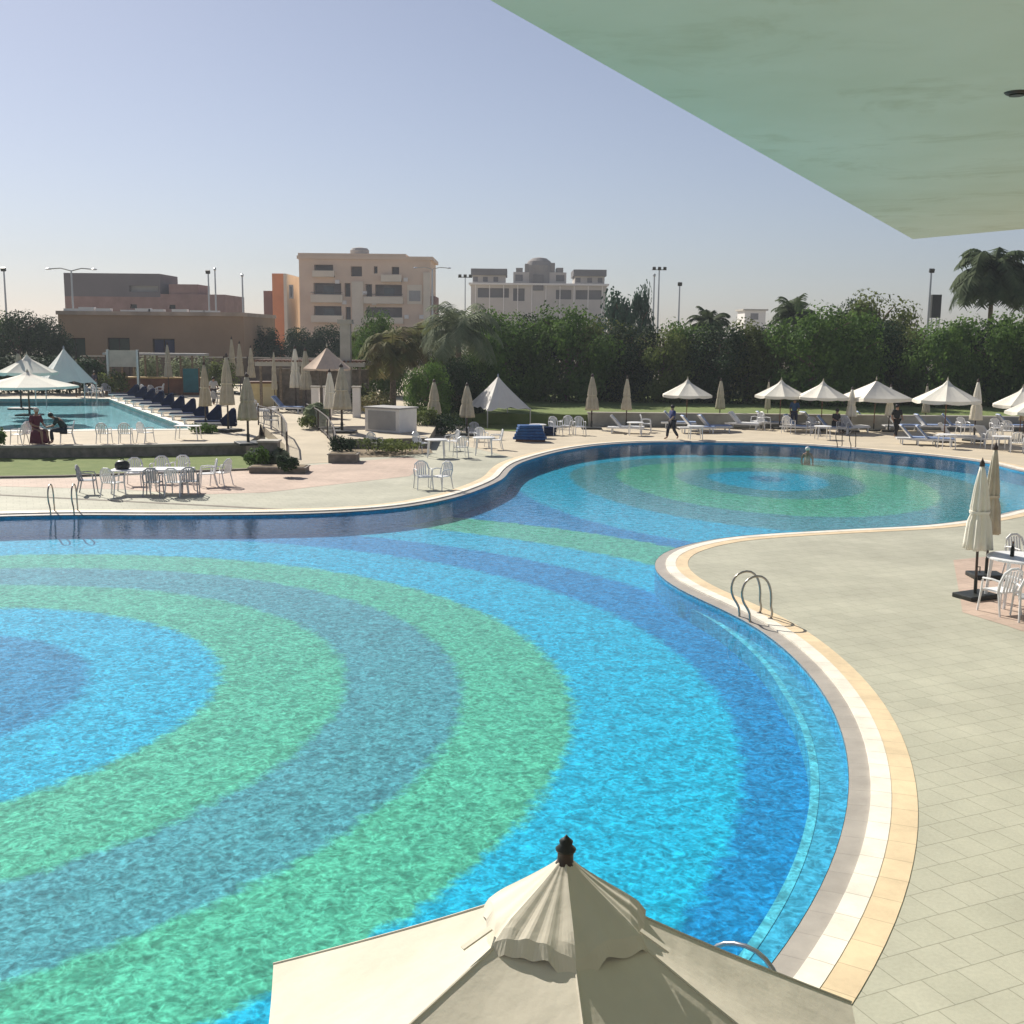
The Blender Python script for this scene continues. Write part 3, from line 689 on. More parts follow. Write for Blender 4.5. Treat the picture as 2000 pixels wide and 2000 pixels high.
# ------------------------------------------------------------ furniture
def chair_proto(m):
    t = thing('plastic_chair', 'x', 'chair')
    MB().box(-.21, .21, -.2, .22, .41, .44).box(-.22, .22, -.215, -.19, .385, .43).build('seat', m, t, bevel=0.01)
    # back: hoop frame with slats
    hoop = [(-.24, .2, .42), (-.255, .25, .62), (-.2, .29, .80), (-.08, .31, .88), (.08, .31, .88), (.2, .29, .80), (.255, .25, .62), (.24, .2, .42)]
    b = MB().tube(hoop, 0.027, 6)
    for x in (-.14, -.07, 0, .07, .14): b.box(x-.022, x+.022, -.006, .006, 0, .42, c=(0, .225, .43), rx=-.2)
    b.build('backrest', m, t)
    for s in (-1, 1):
        MB().tube([(s*.24, .24, .64), (s*.27, .05, .66), (s*.26, -.17, .64), (s*.24, -.2, .56)], 0.02, 6).build('armrest', m, t)
        MB().tube([(s*.24, -.2, .6), (s*.24, -.21, .42), (s*.265, -.25, 0)], [.018, .022, .018], 6).build('leg', m, t)
        MB().tube([(s*.23, .2, .45), (s*.25, .3, 0)], [.022, .018], 6).build('leg', m, t)
    return t
CH = Proto(chair_proto(M['plastic'])); CHg = Proto(chair_proto(M['plastic_grey']))
def ch(px, py, rz, label, z=0, grey=False, group=None, s=1):
    return (CHg if grey else CH).put(G(px, py, z), R(rz), label, group, s)
def table_proto(m, wx=1.3, wy=0.8, rnd=False):
    t = thing('plastic_table', 'x', 'table')
    if rnd: MB().lathe([(wx/2-.02, .70), (wx/2, .71), (wx/2, .735), (wx/2-.02, .745)], 28).build('tabletop', m, t)
    else: MB().box(-wx/2, wx/2, -wy/2, wy/2, .70, .74).build('tabletop', m, t, bevel=0.012)
    k = .36 if rnd else .46
    for sx in (-1, 1):
        for sy in (-1, 1):
            MB().tube([(sx*wx*k*.86, sy*wy*k*.86, .70), (sx*wx*k, sy*wy*k, 0)], [.03, .022], 7).build('leg', m, t)
    return t
TB = Proto(table_proto(M['plastic'])); TR = Proto(table_proto(M['plastic'], 0.95, 0.95, True))
# group at the near left bank
TB.put(G(262, 962), R(4), 'long white plastic table on the left bank, half with a dark bag on top', 'tables set end to end on the left bank')
TB.put(G(337, 960), R(3), 'long white plastic table on the left bank, the half ringed by chairs', 'tables set end to end on the left bank')
q = G(241, 962); bagt = thing('bag', 'small dark bag lying on the white table of the left bank', 'bag', (q.x, q.y, .74))
MB().lathe([(.15, 0), (.2, .03), (.21, .14), (.17, .23), (.1, .27)], 16, fn=lambda a, j: 1+.12*math.cos(2*a)).build('body', M['black'], bagt, True)
MB().tube([(-.08, 0, .24), (-.05, 0, .32), (.05, 0, .32), (.08, 0, .24)], .012, 6).build('handle', M['black'], bagt)
gl = 'plastic chairs round the long table on the left bank'
for a in [(172, 964, 100, 'white plastic chair at the left end of the long table, pushed furthest out', 1), (222, 969, 160, 'white plastic chair in front of the left end of the long table', 0), (262, 948, 10, 'white plastic chair behind the half of the long table with the bag', 0),
          (300, 968, 185, 'grey plastic chair in front of the joint of the two long tables', 1), (345, 968, 170, 'white plastic chair in front of the right half of the long table', 0), (312, 944, 0, 'white plastic chair with round back behind the middle of the long table', 0),
          (352, 942, -5, 'white plastic chair with round back behind the right end of the long table', 0), (372, 966, 190, 'grey plastic chair at the front right corner of the long table', 1), (406, 950, -70, 'white plastic chair turned aside at the right end of the long table', 0), (432, 948, -110, 'white plastic chair furthest right of the long table group', 0)]:
    ch(a[0], a[1], a[2], a[3], grey=bool(a[4]), group=gl)
ch(827, 955, 20, 'white plastic chair on its own on the green paving, left of the pair', group='pair of chairs on the bare bank')
ch(862, 955, -40, 'grey-white plastic chair on the green paving, right of the pair', grey=False, group='pair of chairs on the bare bank')
# chairs and people on the terrace edge
gt = 'plastic chairs along the terrace edge by the upper pool'
for a in [(38, 868, -100, 'white plastic chair left of the seated woman in maroon'), (204, 866, 180, 'low white plastic chair on the terrace edge, first right of the seated man'), (246, 866, 190, 'greyish plastic chair second right of the seated man on the terrace edge'), (285, 864, 150, 'white plastic chair third right of the seated man on the terrace edge')]:
    ch(a[0], a[1], a[2], a[3], z=TZ, group=gt, s=.95)
TB.put(G(368, 858, TZ), R(0), 'small white table beneath the row of blue loungers near the upper pool corner', None, .8)
# middle bank
for a in [(733, 884, 150, 'white plastic chair on the planting bank, facing the pool'), (822, 884, 60, 'white plastic chair left of the round table on the middle bank'), (882, 880, -60, 'white plastic chair right of the round table on the middle bank'),
          (900, 893, 200, 'white plastic chair in front on the middle bank, nearest the water'), (940, 874, 20, 'white plastic chair behind the second round table of the middle bank'), (968, 878, -80, 'white plastic chair right of the second round table of the middle bank'), (925, 862, 0, 'grey plastic chair in the shade of the closed parasol by the silver tent')]:
    ch(a[0], a[1], a[2], a[3], grey=('grey' in a[3]), group='plastic chairs on the middle bank')
TR.put(G(852, 893), 0, 'round white table on the middle bank, the left one'); TR.put(G(945, 888), 0, 'round white table on the middle bank, the right one')
# right near group
TR.put(G(1985, 1180), 0, 'round white plastic table at the right border beside the near closed parasol', None, 1.25)
ch(1908+42, 1196, 200, 'white plastic chair in front of the near right table', group='chairs at the near right table'); ch(2010, 1210, 170, 'white plastic chair at the near right table, cut by the right border', group='chairs at the near right table')
ch(1995, 1128, 20, 'white plastic chair behind the near right table', group='chairs at the near right table')
bt = thing('bottle', 'slim dark bottle standing on the near right table', 'bottle', (G(1969, 1180).x, G(1969, 1180).y, .935))
MB().lathe([(.035, 0), (.037, .02), (.037, .16), (.014, .21), (.014, .26)], 14).build('body', M['black'], bt, True)
MB().lathe([(.017, .255), (.017, .285)], 12).build('cap', M['wood'], bt)

def lounger_proto(cush, frame='plastic', low=0):
    t = thing('sun_lounger', 'x', 'sun lounger')
    MB().box(-.33, .33, -.95, .95, .27, .31).box(-.35, -.31, -.97, .97, .25, .33).box(.31, .35, -.97, .97, .25, .33).build('frame', M[frame], t)
    for sx in (-1, 1):
        for y in (-.8, .7): MB().box(sx*.32-.025, sx*.32+.025, y-.03, y+.03, 0, .26).build('leg', M[frame], t)
    MB().box(-.3, .3, -.95, .28, .312, .38).build('mattress', M[cush], t, bevel=.02)
    bk = MB().box(-.3, .3, 0, .78, 0, .07, rx=R(48), c=(0, .28, .33)).build('backrest', M[cush], t, bevel=.02)
    MB().box(-.31, .31, 0, .79, -.03, -.003, rx=R(48), c=(0, .28, .33)).build('backrest_frame', M[frame if not low else cush], bk)
    if low:      # cover hanging over the raised head and down its back
        pr_ = [(.20, .40), (.74, .93), (.84, .97), (.93, .88), (.97, .12), (.35, .14)]
        mw = MB(); mw.add([(x, y, z) for x in (-.36, .36) for y, z in pr_], [(0, 1, 2, 3, 4, 5), (11, 10, 9, 8, 7, 6)] + [(i, (i+1) % 6, 6+(i+1) % 6, 6+i) for i in range(6)])
        mw.build('cover', M[cush], bk, bevel=.03)
    return t
LN = Proto(lounger_proto('navy', low=.24)); LW_ = Proto(lounger_proto('plastic')); LB = Proto(lounger_proto('pale_blue'))
# row of navy loungers along the slanting side of the upper pool
e0, e1 = G(212, 779, TZ), G(378, 838, TZ)
for i in range(10):
    k = i/9.0; p = e0 + (e1-e0)*k + Vector((0.95, 0.35, 0))
    LN.put((p.x, p.y, TZ), R(-80), 'navy cushioned lounger along the slanting side of the upper pool, %s of the row' % ['the farthest', 'second farthest', 'third farthest', 'fourth farthest', 'fifth farthest', 'fifth nearest', 'fourth nearest', 'third nearest', 'second nearest', 'the nearest'][i], 'navy loungers beside the upper pool')
gf = 'loungers on the far terrace'
for a in [(1222, 846, 80, 'long white lounger beneath the closed beige parasol', LW_), (1360, 846, 95, 'pale blue lounger just right of the walking man', LB), (1392, 844, 100, 'pale blue lounger second right of the walking man', LB),
          (1452, 838, 60, 'white lounger in the gap before the trio of parasols', LW_), (1560, 844, 60, 'pale blue lounger beneath the first parasol of the trio', LB), (1625, 846, 70, 'pale blue lounger beneath the middle parasol of the trio', LB), (1665, 845, 120, 'white lounger beneath the widest parasol', LW_),
          (1790, 868, 80, 'pale blue lounger left beneath the lone parasol', LB), (1822, 870, 75, 'pale blue lounger right beneath the lone parasol', LB), (1865, 864, 60, 'white lounger between the lone parasol and its closed neighbour', LW_), (1935, 868, 110, 'white lounger right of the closed pale parasol', LW_)]:
    a[4].put(G(a[0], a[1]), R(a[2]), a[3], gf)
for a in [(1085, 850, 30, 'white plastic chair right of the blue heap in the tree shade'), (1105, 848, -20, 'white plastic chair second right of the blue heap in the tree shade'), (1132, 850, 10, 'white plastic chair standing apart left of the closed grey parasol base'), (1262, 844, 80, 'white plastic chair at the foot end of the long white lounger'),
          (1478, 838, -60, 'white plastic chair left of the first parasol of the trio'), (1492, 840, 40, 'white plastic chair leaning close to the first parasol pole'), (1540, 846, 140, 'grey-white plastic chair before the first parasol of the trio'), (1588, 850, 10, 'grey plastic chair before the middle parasol of the trio'),
          (1645, 850, -30, 'grey plastic chair between the middle and widest parasols'), (1880, 850, 10, 'round-backed white chair behind the closed pale parasol, on its left'), (1945, 852, 0, 'round-backed white chair right of the closed pale parasol'), (1966, 858, -15, 'round-backed white chair near the right border'), (1930, 876, 180, 'white plastic chair at the front of the right border group'), (1985, 884, 160, 'white plastic chair in front under the right border parasols')]:
    ch(a[0], a[1], a[2], a[3], grey=a[3].startswith('grey plastic'), group='plastic chairs on the far terrace', s=1.05)
for a in [(1310+48, 858, 'low round table with white top behind the walking man'), (1240, 850, 'white table beside the long white lounger'), (1606, 858, 'white table under the middle parasol of the trio'), (1848, 876, 'white table under the lone parasol'), (1955, 880, 'white table under the right border parasols'), (1050, 855, 'white table among the blue heap in the tree shade')]:
    TR.put(G(a[0], a[1]), 0, a[2], None, .9)
# more furniture of the far terrace, nearly hidden under the parasols
rnd = random.Random(11)
hm = ['beside the tall-tipped parasol pole', 'under the first parasol of the trio, at the back', 'under the middle parasol of the trio, at the back', 'under the widest parasol, at the back', 'right of the widest parasol against the low wall', 'left of the lone parasol against the low wall', 'right of the lone parasol against the low wall', 'against the low wall by the right border']
for i, x in enumerate([1325, 1505, 1590, 1700, 1760, 1815, 1868, 1975]):
    LB.put(G(x, 838 + (4 if x > 1700 else -2)), R(60+50*rnd.random()), 'pale blue lounger ' + hm[i], gf)
# covered heap of cushions in tree shade
hp_ = thing('cushion_stack', 'blue heap of stacked lounger cushions in the tree shade at the neck of the pool', 'cushions', G(1036, 862))
for k in range(5): MB().box(-.8+.05*k, .75-.06*k, -.35, .32, .10+.14*k, .225+.14*k, rz=.08*(k-2)).build('cushion', M['blue'], hp_, bevel=.03)
MB().box(-.7, .7, -.3, .3, 0, .10).build('pallet', M['wood'], hp_)
hp2 = thing('cushion_stack', 'darker low stack of navy cushions behind the blue heap', 'cushions', G(1062, 850))
for k in range(3): MB().box(-.6, .6, -.3, .3, .02+.14*k, .15+.14*k, rz=.1*k).build('cushion', M['navy'], hp2, bevel=.03)

# pool ladders
def ladder(label, loc, rz, m, w_=0.5):
    t = thing('pool_ladder', label, 'pool ladder', loc, rz)
    pth = [(.28, 0), (.28, .25), (.27, .48), (.2, .68), (.07, .79), (-.10, .79), (-.24, .70), (-.30, .52), (-.26, .34), (-.16, .18), (-.12, .02), (-.13, -.55)]
    ps = catmull([Vector(p) for p in pth], .06)
    cut = max(range(len(ps)), key=lambda i: -ps[i].y); ps = ps[:cut+1]
    for s in (-1, 1):
        MB().tube([(p.x, s*w_/2, p.y) for p in ps], .021, 8).build('rail', m, t, True)
        MB().lathe([(.05, 0), (.05, .015), (.03, .02)], 14, c=(.28, s*w_/2, 0)).build('floor_flange', m, t)
    for z in (-.2, -.42): MB().box(-.18, -.08, -w_/2, w_/2, z-.015, z+.015).build('tread', m, t)
    return t
def edge_frame(px, py):
    p = G(px, py).to_2d(); i = min(range(len(OUT)), key=lambda i: (OUT[i]-p).length)
    tn = (OUT[(i+1) % len(OUT)]-OUT[i-1]).normalized(); nrm = Vector((tn.y, -tn.x))
    q = OUT[i] + nrm*0.18; return (q.x, q.y, 0.0), math.atan2(nrm.y, nrm.x)
p, a = edge_frame(1466, 1210); ladder('grey steel pool ladder arching on the tongue of paving at the right bank', p, a, M['steel'], .42)
p, a = edge_frame(115, 1003); ladder('steel pool ladder at the left far bank in front of the table group', p, a, M['steel'], .62)
p, a = edge_frame(1633, 874); ladder('dark pool ladder at the far end of the distant pool', p, a, M['wood_dark'], .7)
p, a = edge_frame(1385, 1995); lad_ = ladder('shiny pool ladder half hidden behind the big cream parasol', p, a, M['metal'], .5); lad_.scale = (1, 1, .8)

# railings of the ramp
def railing(label, pts, h=0.95):
    ps = [Vector(p) for p in pts]; t = thing('railing', label, 'railing', ps[0])
    q = [p-ps[0] for p in ps]
    MB().tube([p+Vector((0, 0, h)) for p in q], .035, 7).build('handrail', M['wood_dark'], t)
    MB().tube([p+Vector((0, 0, h*.15)) for p in q], .02, 6).build('bottom_rail', M['wood_dark'], t)
    b = MB()
    for i in range(len(q)-1):
        for k in range(8):
            a = q[i].lerp(q[i+1], k/8); b.box(-.008, .008, -.008, .008, h*.15, h, c=a)
    b.build('balusters', M['metal'], t)
    for p in q: MB().box(-.03, .03, -.03, .03, 0, h, c=p).build('post', M['wood_dark'], t)
railing('curved dark railing on the left side of the ramp', [G(505, 830, TZ), G(530, 838, .45), G(551, 852, .35), G(560, 870, .25), G(561, 890, .10)])
railing('dark railing on the right side of the ramp, ending at a planter', [G(600, 826, TZ), G(622, 840, .42), G(640, 856, .3), G(652, 876, .16), G(656, 897, .02)])

# ------------------------------------------------------------ plants
def leaves(mb, rnd, c, r, n, size, up=0.3):
    for _ in range(n):
        d = Vector((rnd.gauss(0, 1), rnd.gauss(0, 1), rnd.gauss(0, 1))); d.normalize()
        p = Vector(c) + Vector((d.x*r[0], d.y*r[1], d.z*r[2]))*(rnd.random()**0.45)
        nn = (d + Vector((rnd.uniform(-.8, .8), rnd.uniform(-.8, .8), rnd.uniform(-.4, .9)))).normalized()
        a = nn.cross(Vector((rnd.random(), rnd.random(), rnd.random()))).normalized(); b = nn.cross(a)
        s = size*rnd.uniform(.6, 1.3)
        mb.add([p-a*s*.5, p+b*s*.32, p+a*s*.5, p-b*s*.32], [(0, 1, 2, 3)])
def tree_proto(name, label, cat, m, rx, h, seed, n=11000, base=-0.1, size=0.235, bumps=24, trunk=True):
    t = thing(name, label, cat); rnd = random.Random(seed); mb = MB()
    cz = base + (h-base)/2; rz_ = (h-base)/2
    per = n//(bumps+1)
    leaves(mb, rnd, (0, 0, cz+rz_*.1), (rx*.82, rx*.82, rz_*.8), per*3, size*1.15)
    leaves(mb, rnd, (0, 0, base+rz_*.42), (rx*.92, rx*.92, rz_*.5), per*3, size*1.25)
    for i in range(bumps):
        a = rnd.uniform(0, 2*PI); v = rnd.uniform(-.85, 1); q = math.sqrt(max(0, 1-v*v*.8)) if v > 0 else 1-.12*v*v
        k = rnd.uniform(.60, .80)
        c = (math.cos(a)*q*rx*k, math.sin(a)*q*rx*k, cz + v*rz_*k*.92)
        rr = rx*rnd.uniform(.28, .44)
        leaves(mb, rnd, c, (rr, rr, rr*.9), per, size)
    mb.build('crown', m, t)
    if trunk:
        tb = MB().tube([(0, 0, 0), (.05, .03, h*.3), (-.03, .05, h*.55), (0, 0, h*.8)], [.26*h/7, .2*h/7, .14*h/7, .05], 9)
        for i in range(6):
            a = 2*PI*i/6+seed; z = h*(.28+.07*i)
            tb.tube([(0, 0, z), (math.cos(a)*rx*.35, math.sin(a)*rx*.35, z+h*.12), (math.cos(a)*rx*.7, math.sin(a)*rx*.7, z+h*.2)], [.11, .07, .025], 6)
        tb.build('trunk', M['bark'], t)
    return t
TP = [Proto(tree_proto('leafy_tree', 'x', 'tree', M['leaf'], 3.6, 7.0, 1)), Proto(tree_proto('leafy_tree', 'x', 'tree', M['leaf2'], 3.3, 7.0, 2)), Proto(tree_proto('leafy_tree', 'x', 'tree', M['leaf'], 3.9, 7.0, 3)), Proto(tree_proto('leafy_tree', 'x', 'tree', M['leaf_dark'], 3.6, 7.0, 4))]
TD = Proto(tree_proto('leafy_tree', 'x', 'tree', M['leaf_teal'], 2.4, 6.0, 9, n=3600, bumps=16, size=.3))
def tree(px, top, D, kind, label, wide=1.0, group='trees of the hedge line'):
    h = ZD(top, D, px); p = GD(px, D)
    (TD if kind == 't' else TP[kind]).put((p.x, D, 0.0), (px*7 % 628)/100, label, group, (h/7*wide*.88, h/7*wide*.88, h/7) if kind != 't' else (h/6*wide, h/6*wide, h/6))
row = [(985, 598, 76, 0, 'dark hedge tree right behind the silver tent'), (1040, 606, 79, 3, 'hedge tree right below the domed building'), (1105, 592, 76, 2, 'full green hedge tree behind the closed grey parasol'), (1168, 606, 78, 1, 'yellowish hedge tree left of the small round blue-green tree'), (1228, 622, 77, 3, 'low hedge tree below the pair of floodlight masts'),
       (1290, 630, 76, 1, 'hedge tree above the closed beige parasol, with sparse top'), (1345, 622, 78, 0, 'hedge tree directly behind the tall-tipped parasol'), (1398, 624, 76, 3, 'hedge tree behind the closed parasol right of the tall-tipped one'), (1452, 612, 77, 1, 'hedge tree below the small white far building'), (1508, 626, 79, 3, 'dark recess tree left of the biggest round hedge tree'),
       (1578, 592, 74, 2, 'biggest round bright green hedge tree'), (1640, 602, 75, 0, 'bright green hedge tree on the right flank of the biggest one'), (1705, 618, 78, 3, 'shaded hedge tree behind the widest parasol'), (1768, 628, 77, 1, 'olive hedge tree below the lone floodlight mast'), (1830, 612, 75, 0, 'hedge tree behind the lone parasol'),
       (1890, 618, 78, 3, 'dark hedge tree below the big drooping palm'), (1950, 602, 76, 2, 'hedge tree between the big palm and the right border'), (2010, 606, 75, 0, 'hedge tree at the right border'), (2070, 600, 77, 1, 'hedge tree just outside the right border')]
for a in row: tree(*a)
tree(1702, 556, 84, 1, 'tall olive domed tree rising behind the hedge line', .9)
tree(1655, 575, 88, 3, 'darker tree shouldering the tall olive dome on its left', .7)
tree(1205, 560, 95, 't', 'small round blue-green tree right of the domed building', .62)
tree(1243, 546, 98, 't', 'slim upright blue-green tree left of the floodlight masts', .30)
tree(45, 600, 98, 3, 'dark green tree at the left border beside the brown hall', .95)
tree(-30, 596, 100, 0, 'dark green tree mostly outside the left border', 1)
tree(100, 612, 101, 3, 'tree touching the left corner of the brown hall', .8)
tree(512, 630, 112, 3, 'dark tree right of the brown hall, below the orange wing', .9)
tree(580, 634, 112, 3, 'dark tree below the apartment balconies, left of the column', .9)
tree(640, 628, 113, 3, 'dark tree behind the tall pale column', .85)
tree(745, 602, 82, 2, 'green tree right of the tall pale column', .62)
tree(700, 628, 84, 1, 'olive tree immediately right of the tall pale column', .5)
tree(835, 700, 62, 0, 'bright green bush behind the closed grey-green parasol', .85)
tree(895, 690, 64, 3, 'dark green bush between the closed parasols and the tent', .9)
tree(940, 640, 72, 0, 'dark green tree behind the left flank of the silver tent', .6)
tree(870, 640, 74, 1, 'olive tree between the dry palm and the hedge', .6)

def palm(label, loc, h, fr, nfr, m, seed, droop=1.0, name='palm_tree', lw=.07, trunk_r=.2):
    t = thing(name, label, 'palm', loc); rnd = random.Random(seed); mb = MB()
    for i in range(nfr):
        a = 2*PI*i/nfr*2.4 + rnd.uniform(-.3, .3); el = rnd.uniform(.1, 1.35); L_ = fr*rnd.uniform(.75, 1.1)
        p = Vector((0, 0, h)); d = Vector((math.cos(a)*math.cos(el), math.sin(a)*math.cos(el), math.sin(el))); seg = 14; pts = [p.copy()]
        for k in range(seg):
            p = p + d*(L_/seg); pts.append(p.copy()); d = (d + Vector((0, 0, -.15*droop*(.5+k/seg)))).normalized()
        mb.tube(pts[::2], [.03-.024*q/(len(pts[::2])) for q in range(len(pts[::2]))], 4)
        for k in range(1, seg+1):
            dd = (pts[k]-pts[k-1]).normalized(); side = dd.cross(Vector((0, 0, 1))).normalized()
            ll = fr*.30*math.sin(PI*min(1, (k+2)/(seg+3)))**.6
            for s in (-1, 1):
                for j in (0, .5):
                    o = pts[k-1].lerp(pts[k], j); e = o + side*s*ll*.72 + dd*ll*.35 + Vector((0, 0, -ll*.5*rnd.uniform(.5, 1.3)))
                    wv = dd*lw
                    mb.add([o-wv*.5, o+wv*.5, e+wv*.12, e-wv*.12], [(0, 1, 2, 3)])
    mb.build('crown', m, t)
    MB().tube([(0, 0, 0), (.05, 0, h*.5), (0, 0, h)], [trunk_r*1.2, trunk_r*.9, trunk_r*.8], 10).build('trunk', M['palmbark'], t)
    return t
def pz(px, D): q = GD(px, D); return (q.x, D, 0)
palm('big drooping feather palm towering over the hedge at the right', pz(1915, 88), ZD(545, 88, 1915), 4.4, 84, M['palm'], 3, 1.5, lw=.20)
palm('small feather palm right of the big drooping one, at the border', pz(1985, 92), ZD(572, 92, 1985), 2.6, 20, M['palm'], 13, 1.2, lw=.12)
palm('feather palm just above the hedge left of the biggest round tree', pz(1540, 86), ZD(622, 86, 1540), 2.4, 44, M['palm'], 4, 1.1, lw=.12)
palm('low feather palm above the hedge right of the thin floodlight', pz(1375, 86), ZD(634, 86, 1375), 2.0, 40, M['palm'], 5, 1.1, lw=.12)
palm('palm with hanging dry brown fronds right of the tall column', pz(765, 70), ZD(690, 70, 765), 3.0, 44, M['leaf_brown'], 6, 1.5, lw=.10)
palm('palm with long pale yellow-green fronds left of the silver tent', pz(893, 68), ZD(655, 68, 893), 3.4, 44, M['leaf_pale'], 7, 1.5, lw=.08)
palm('brownish green palm below the right corner of the apartment block', pz(830, 74), ZD(670, 74, 830), 2.8, 36, M['leaf_brown'], 8, 1.3, lw=.10)

def shrub(name, label, px, py, z, r, h, m, n=420, size=.14, seed=1, group=None):
    rnd = random.Random(seed); mb = MB(); leaves(mb, rnd, (0, 0, h*.5), (r, r*.8, h*.55), n, size)
    for _ in range(5): a = rnd.uniform(0, 6.28); leaves(mb, rnd, (math.cos(a)*r*.6, math.sin(a)*r*.5, h*rnd.uniform(.4, .9)), (r*.4, r*.35, h*.25), n//6, size)
    t = thing(name, label, 'shrub', G(px, py, z), 0, group)
    mb.build('foliage', m, t); MB().tube([(0, 0, 0), (0, 0, h*.5)], .03, 6).build('stem', M['bark'], t)
    return t
def planter(label, px, py, z, w_, d, h, rz=0):
    t = thing('planter', label, 'planter', G(px, py, z), rz)
    MB().box(-w_/2, w_/2, -d/2, d/2, 0, h-.04).box(-w_/2-.04, w_/2+.04, -d/2-.04, d/2+.04, h-.04, h).build('box', M['stone_dark'], t)
    MB().box(-w_/2+.05, w_/2-.05, -d/2+.05, d/2-.05, h, h+.02).build('soil', M['soil'], t)
    return t
planter('dark low planter at the foot of the left ramp railing', 546, 922, 0, 2.0, .9, .22)
planter('dark planter at the foot of the right ramp railing', 672, 902, 0, 1.1, .9, .35)
MBX = thing('stone_pillar', 'dark square stone pillar at the left foot of the ramp', 'pillar', G(527, 912)); MB().box(-.35, .35, -.3, .3, 0, .95).build('shaft', M['stone_dark'], MBX); MB().box(-.4, .4, -.35, .35, .95, 1.02).build('cap', M['concrete'], MBX)
shrub('agave', 'pale agave with pointed leaves beside the dark pillar', 548, 912, .05, .35, .7, M['leaf_pale'], 160, .3, 2)
shrub('bush', 'clipped green bush left of the dark pillar', 505, 914, .05, .55, .75, M['leaf'], 500, .12, 3)
shrub('bush', 'dark green bush on the planter right of the pillar', 562, 920, .2, .4, .5, M['leaf_dark'], 450, .12, 4)
shrub('bush', 'dark bush hanging over the wall right of the ramp', 668, 888, .2, .6, .7, M['leaf_dark'], 450, .12, 5)
shrub('bush', 'low ground bush on the planting bank behind the lone chair', 760, 880, .15, 1.5, .45, M['leaf2'], 600, .14, 6)
shrub('agave', 'pale spiky agave at the top right of the ramp', 618, 832, TZ, .6, 1.1, M['leaf_pale'], 220, .45, 7)
shrub('bush', 'small olive bush at the top right of the ramp, left of the pale agave', 600, 835, TZ, .5, .6, M['leaf2'], 300, .13, 8)
shrub('bush', 'tuft of green plants at the nearest corner of the lounger row', 392, 846, TZ, .55, .4, M['leaf'], 260, .14, 9)
shrub('bush', 'tuft of green plants by the base of the khaki parasol', 412, 846, TZ, .35, .35, M['leaf'], 200, .12, 10)
shrub('bush', 'green bush at the left border on the terrace edge', -2, 872, TZ, .35, .75, M['leaf'], 350, .12, 11)
shrub('bush', 'dark bush in front of the closed parasols, left of the tent', 868, 850, 0, 1.2, 1.1, M['leaf_dark'], 800, .14, 12)
shrub('bush', 'bush right of the kiosk front painted in grey shade', 830, 846, .1, .8, 1.3, M['leaf2'], 500, .14, 13)
for k, (x, lab) in enumerate([(725, 'red flowering shrub on the kiosk roof, left'), (752, 'green shrub on the kiosk roof, middle'), (785, 'dark shrub on the kiosk roof, right')]):
    pass
# kiosk
kp = G(765, 842, TZ); kt = thing('kiosk', 'low white kiosk with its front shade painted grey, beside the dark bush', 'kiosk', kp, R(-32)); kt.scale = (.84, .84, .88)
MB().box(-1.25, 1.15, -.8, .8, 0, 1.22).build('body', M['white_paint'], kt, bevel=.02)
MB().box(-1.32, 1.22, -.87, .87, 1.22, 1.30).build('top', M['grey_wall'], kt)
MB().box(-1.0, .9, -.83, -.803, .12, 1.1).build('front_shade', M['grey_wall'], kt)  # grey panel paints the shade on the kiosk's white front
# pergola, column, cabinets on the upper terrace
pg = thing('pergola', 'long low pergola with a pale beam behind the closed parasols', 'pergola', G(600, 800, TZ))
D_ = pg.location.y
x0, x1 = GD(500, D_).x-pg.location.x, GD(712, D_).x-pg.location.x
MB().box(x0, x1, -.2, .2, 2.55, 2.8).build('beam', M['concrete'], pg)
MB().box(x0, x1, 2.8, 3.2, 2.55, 2.8).build('beam', M['concrete'], pg)
for k in range(6): MB().box(x0+.3+k*(x1-x0-.6)/5-.07, x0+.3+k*(x1-x0-.6)/5+.07, -.07, .07, 0, 2.55).build('post', M['palmbark'], pg)
s_ = MB()
for k in range(26): s_.box(x0+k*(x1-x0)/26, x0+k*(x1-x0)/26+.08, -.3, 3.3, 2.8, 2.9)
s_.build('slats', M['wood'], pg)
MB().box(x0+.2, x1-.2, 3.3, 3.5, 0, 2.3).build('back_wall', M['stone_dark'], pg)
col = thing('column', 'tall pale square column rising left of the green trees', 'column', G(677, 800, TZ)); hh = ZD(633, col.location.y, 677) - TZ
MB().box(-.3, .3, -.3, .3, 0, hh).build('shaft', M['concrete'], col); MB().box(-.42, .42, -.42, .42, hh, hh+.25).build('cap', M['concrete'], col)
for k, (x, lab) in enumerate([(617, 'slim white pillar left of the fat closed parasol'), (640, 'white pillar behind the closed parasols at the ramp top'), (697, 'white pillar right of the fat closed parasol')]):
    q = thing('pillar', lab, 'pillar', G(x, 815, TZ), 0, 'white pillars at the ramp top'); MB().box(-.2, .2, -.2, .2, 0, 1.6).build('shaft', M['white_paint'], q); MB().box(-.25, .25, -.25, .25, 1.6, 1.68).build('cap', M['concrete'], q)
cb = thing('cabinet', 'yellow cream cabinet with a roof between the closed parasols', 'cabinet', G(517, 793, TZ), .2)
MB().box(-.95, .75, -.4, .4, 0, 1.4).build('body', mat('cabinet_yellow', (0.62, 0.52, 0.28), .7, .1, 3), cb); MB().box(-1.05, .85, -.5, .5, 1.4, 1.52).build('roof', M['wood'], cb); MB().box(-.1, .6, -.43, -.405, .1, 1.2).build('door', mat('cabinet_door', (.66, .58, .36), .6), cb)
for a in [(505, 812, 90, 'white lounger in front of the yellow cabinet'), (560, 806, 80, 'lilac-grey lounger right of the yellow cabinet')]:
    (LW_ if 'white' in a[3] else LB).put(G(a[0], a[1], TZ), R(a[2]), a[3])
ch(495, 812, 20, 'white plastic chair left of the yellow cabinet', z=TZ); ch(530, 838, 150, 'grey plastic chair halfway along the terrace behind the curved railing', z=TZ, grey=True)
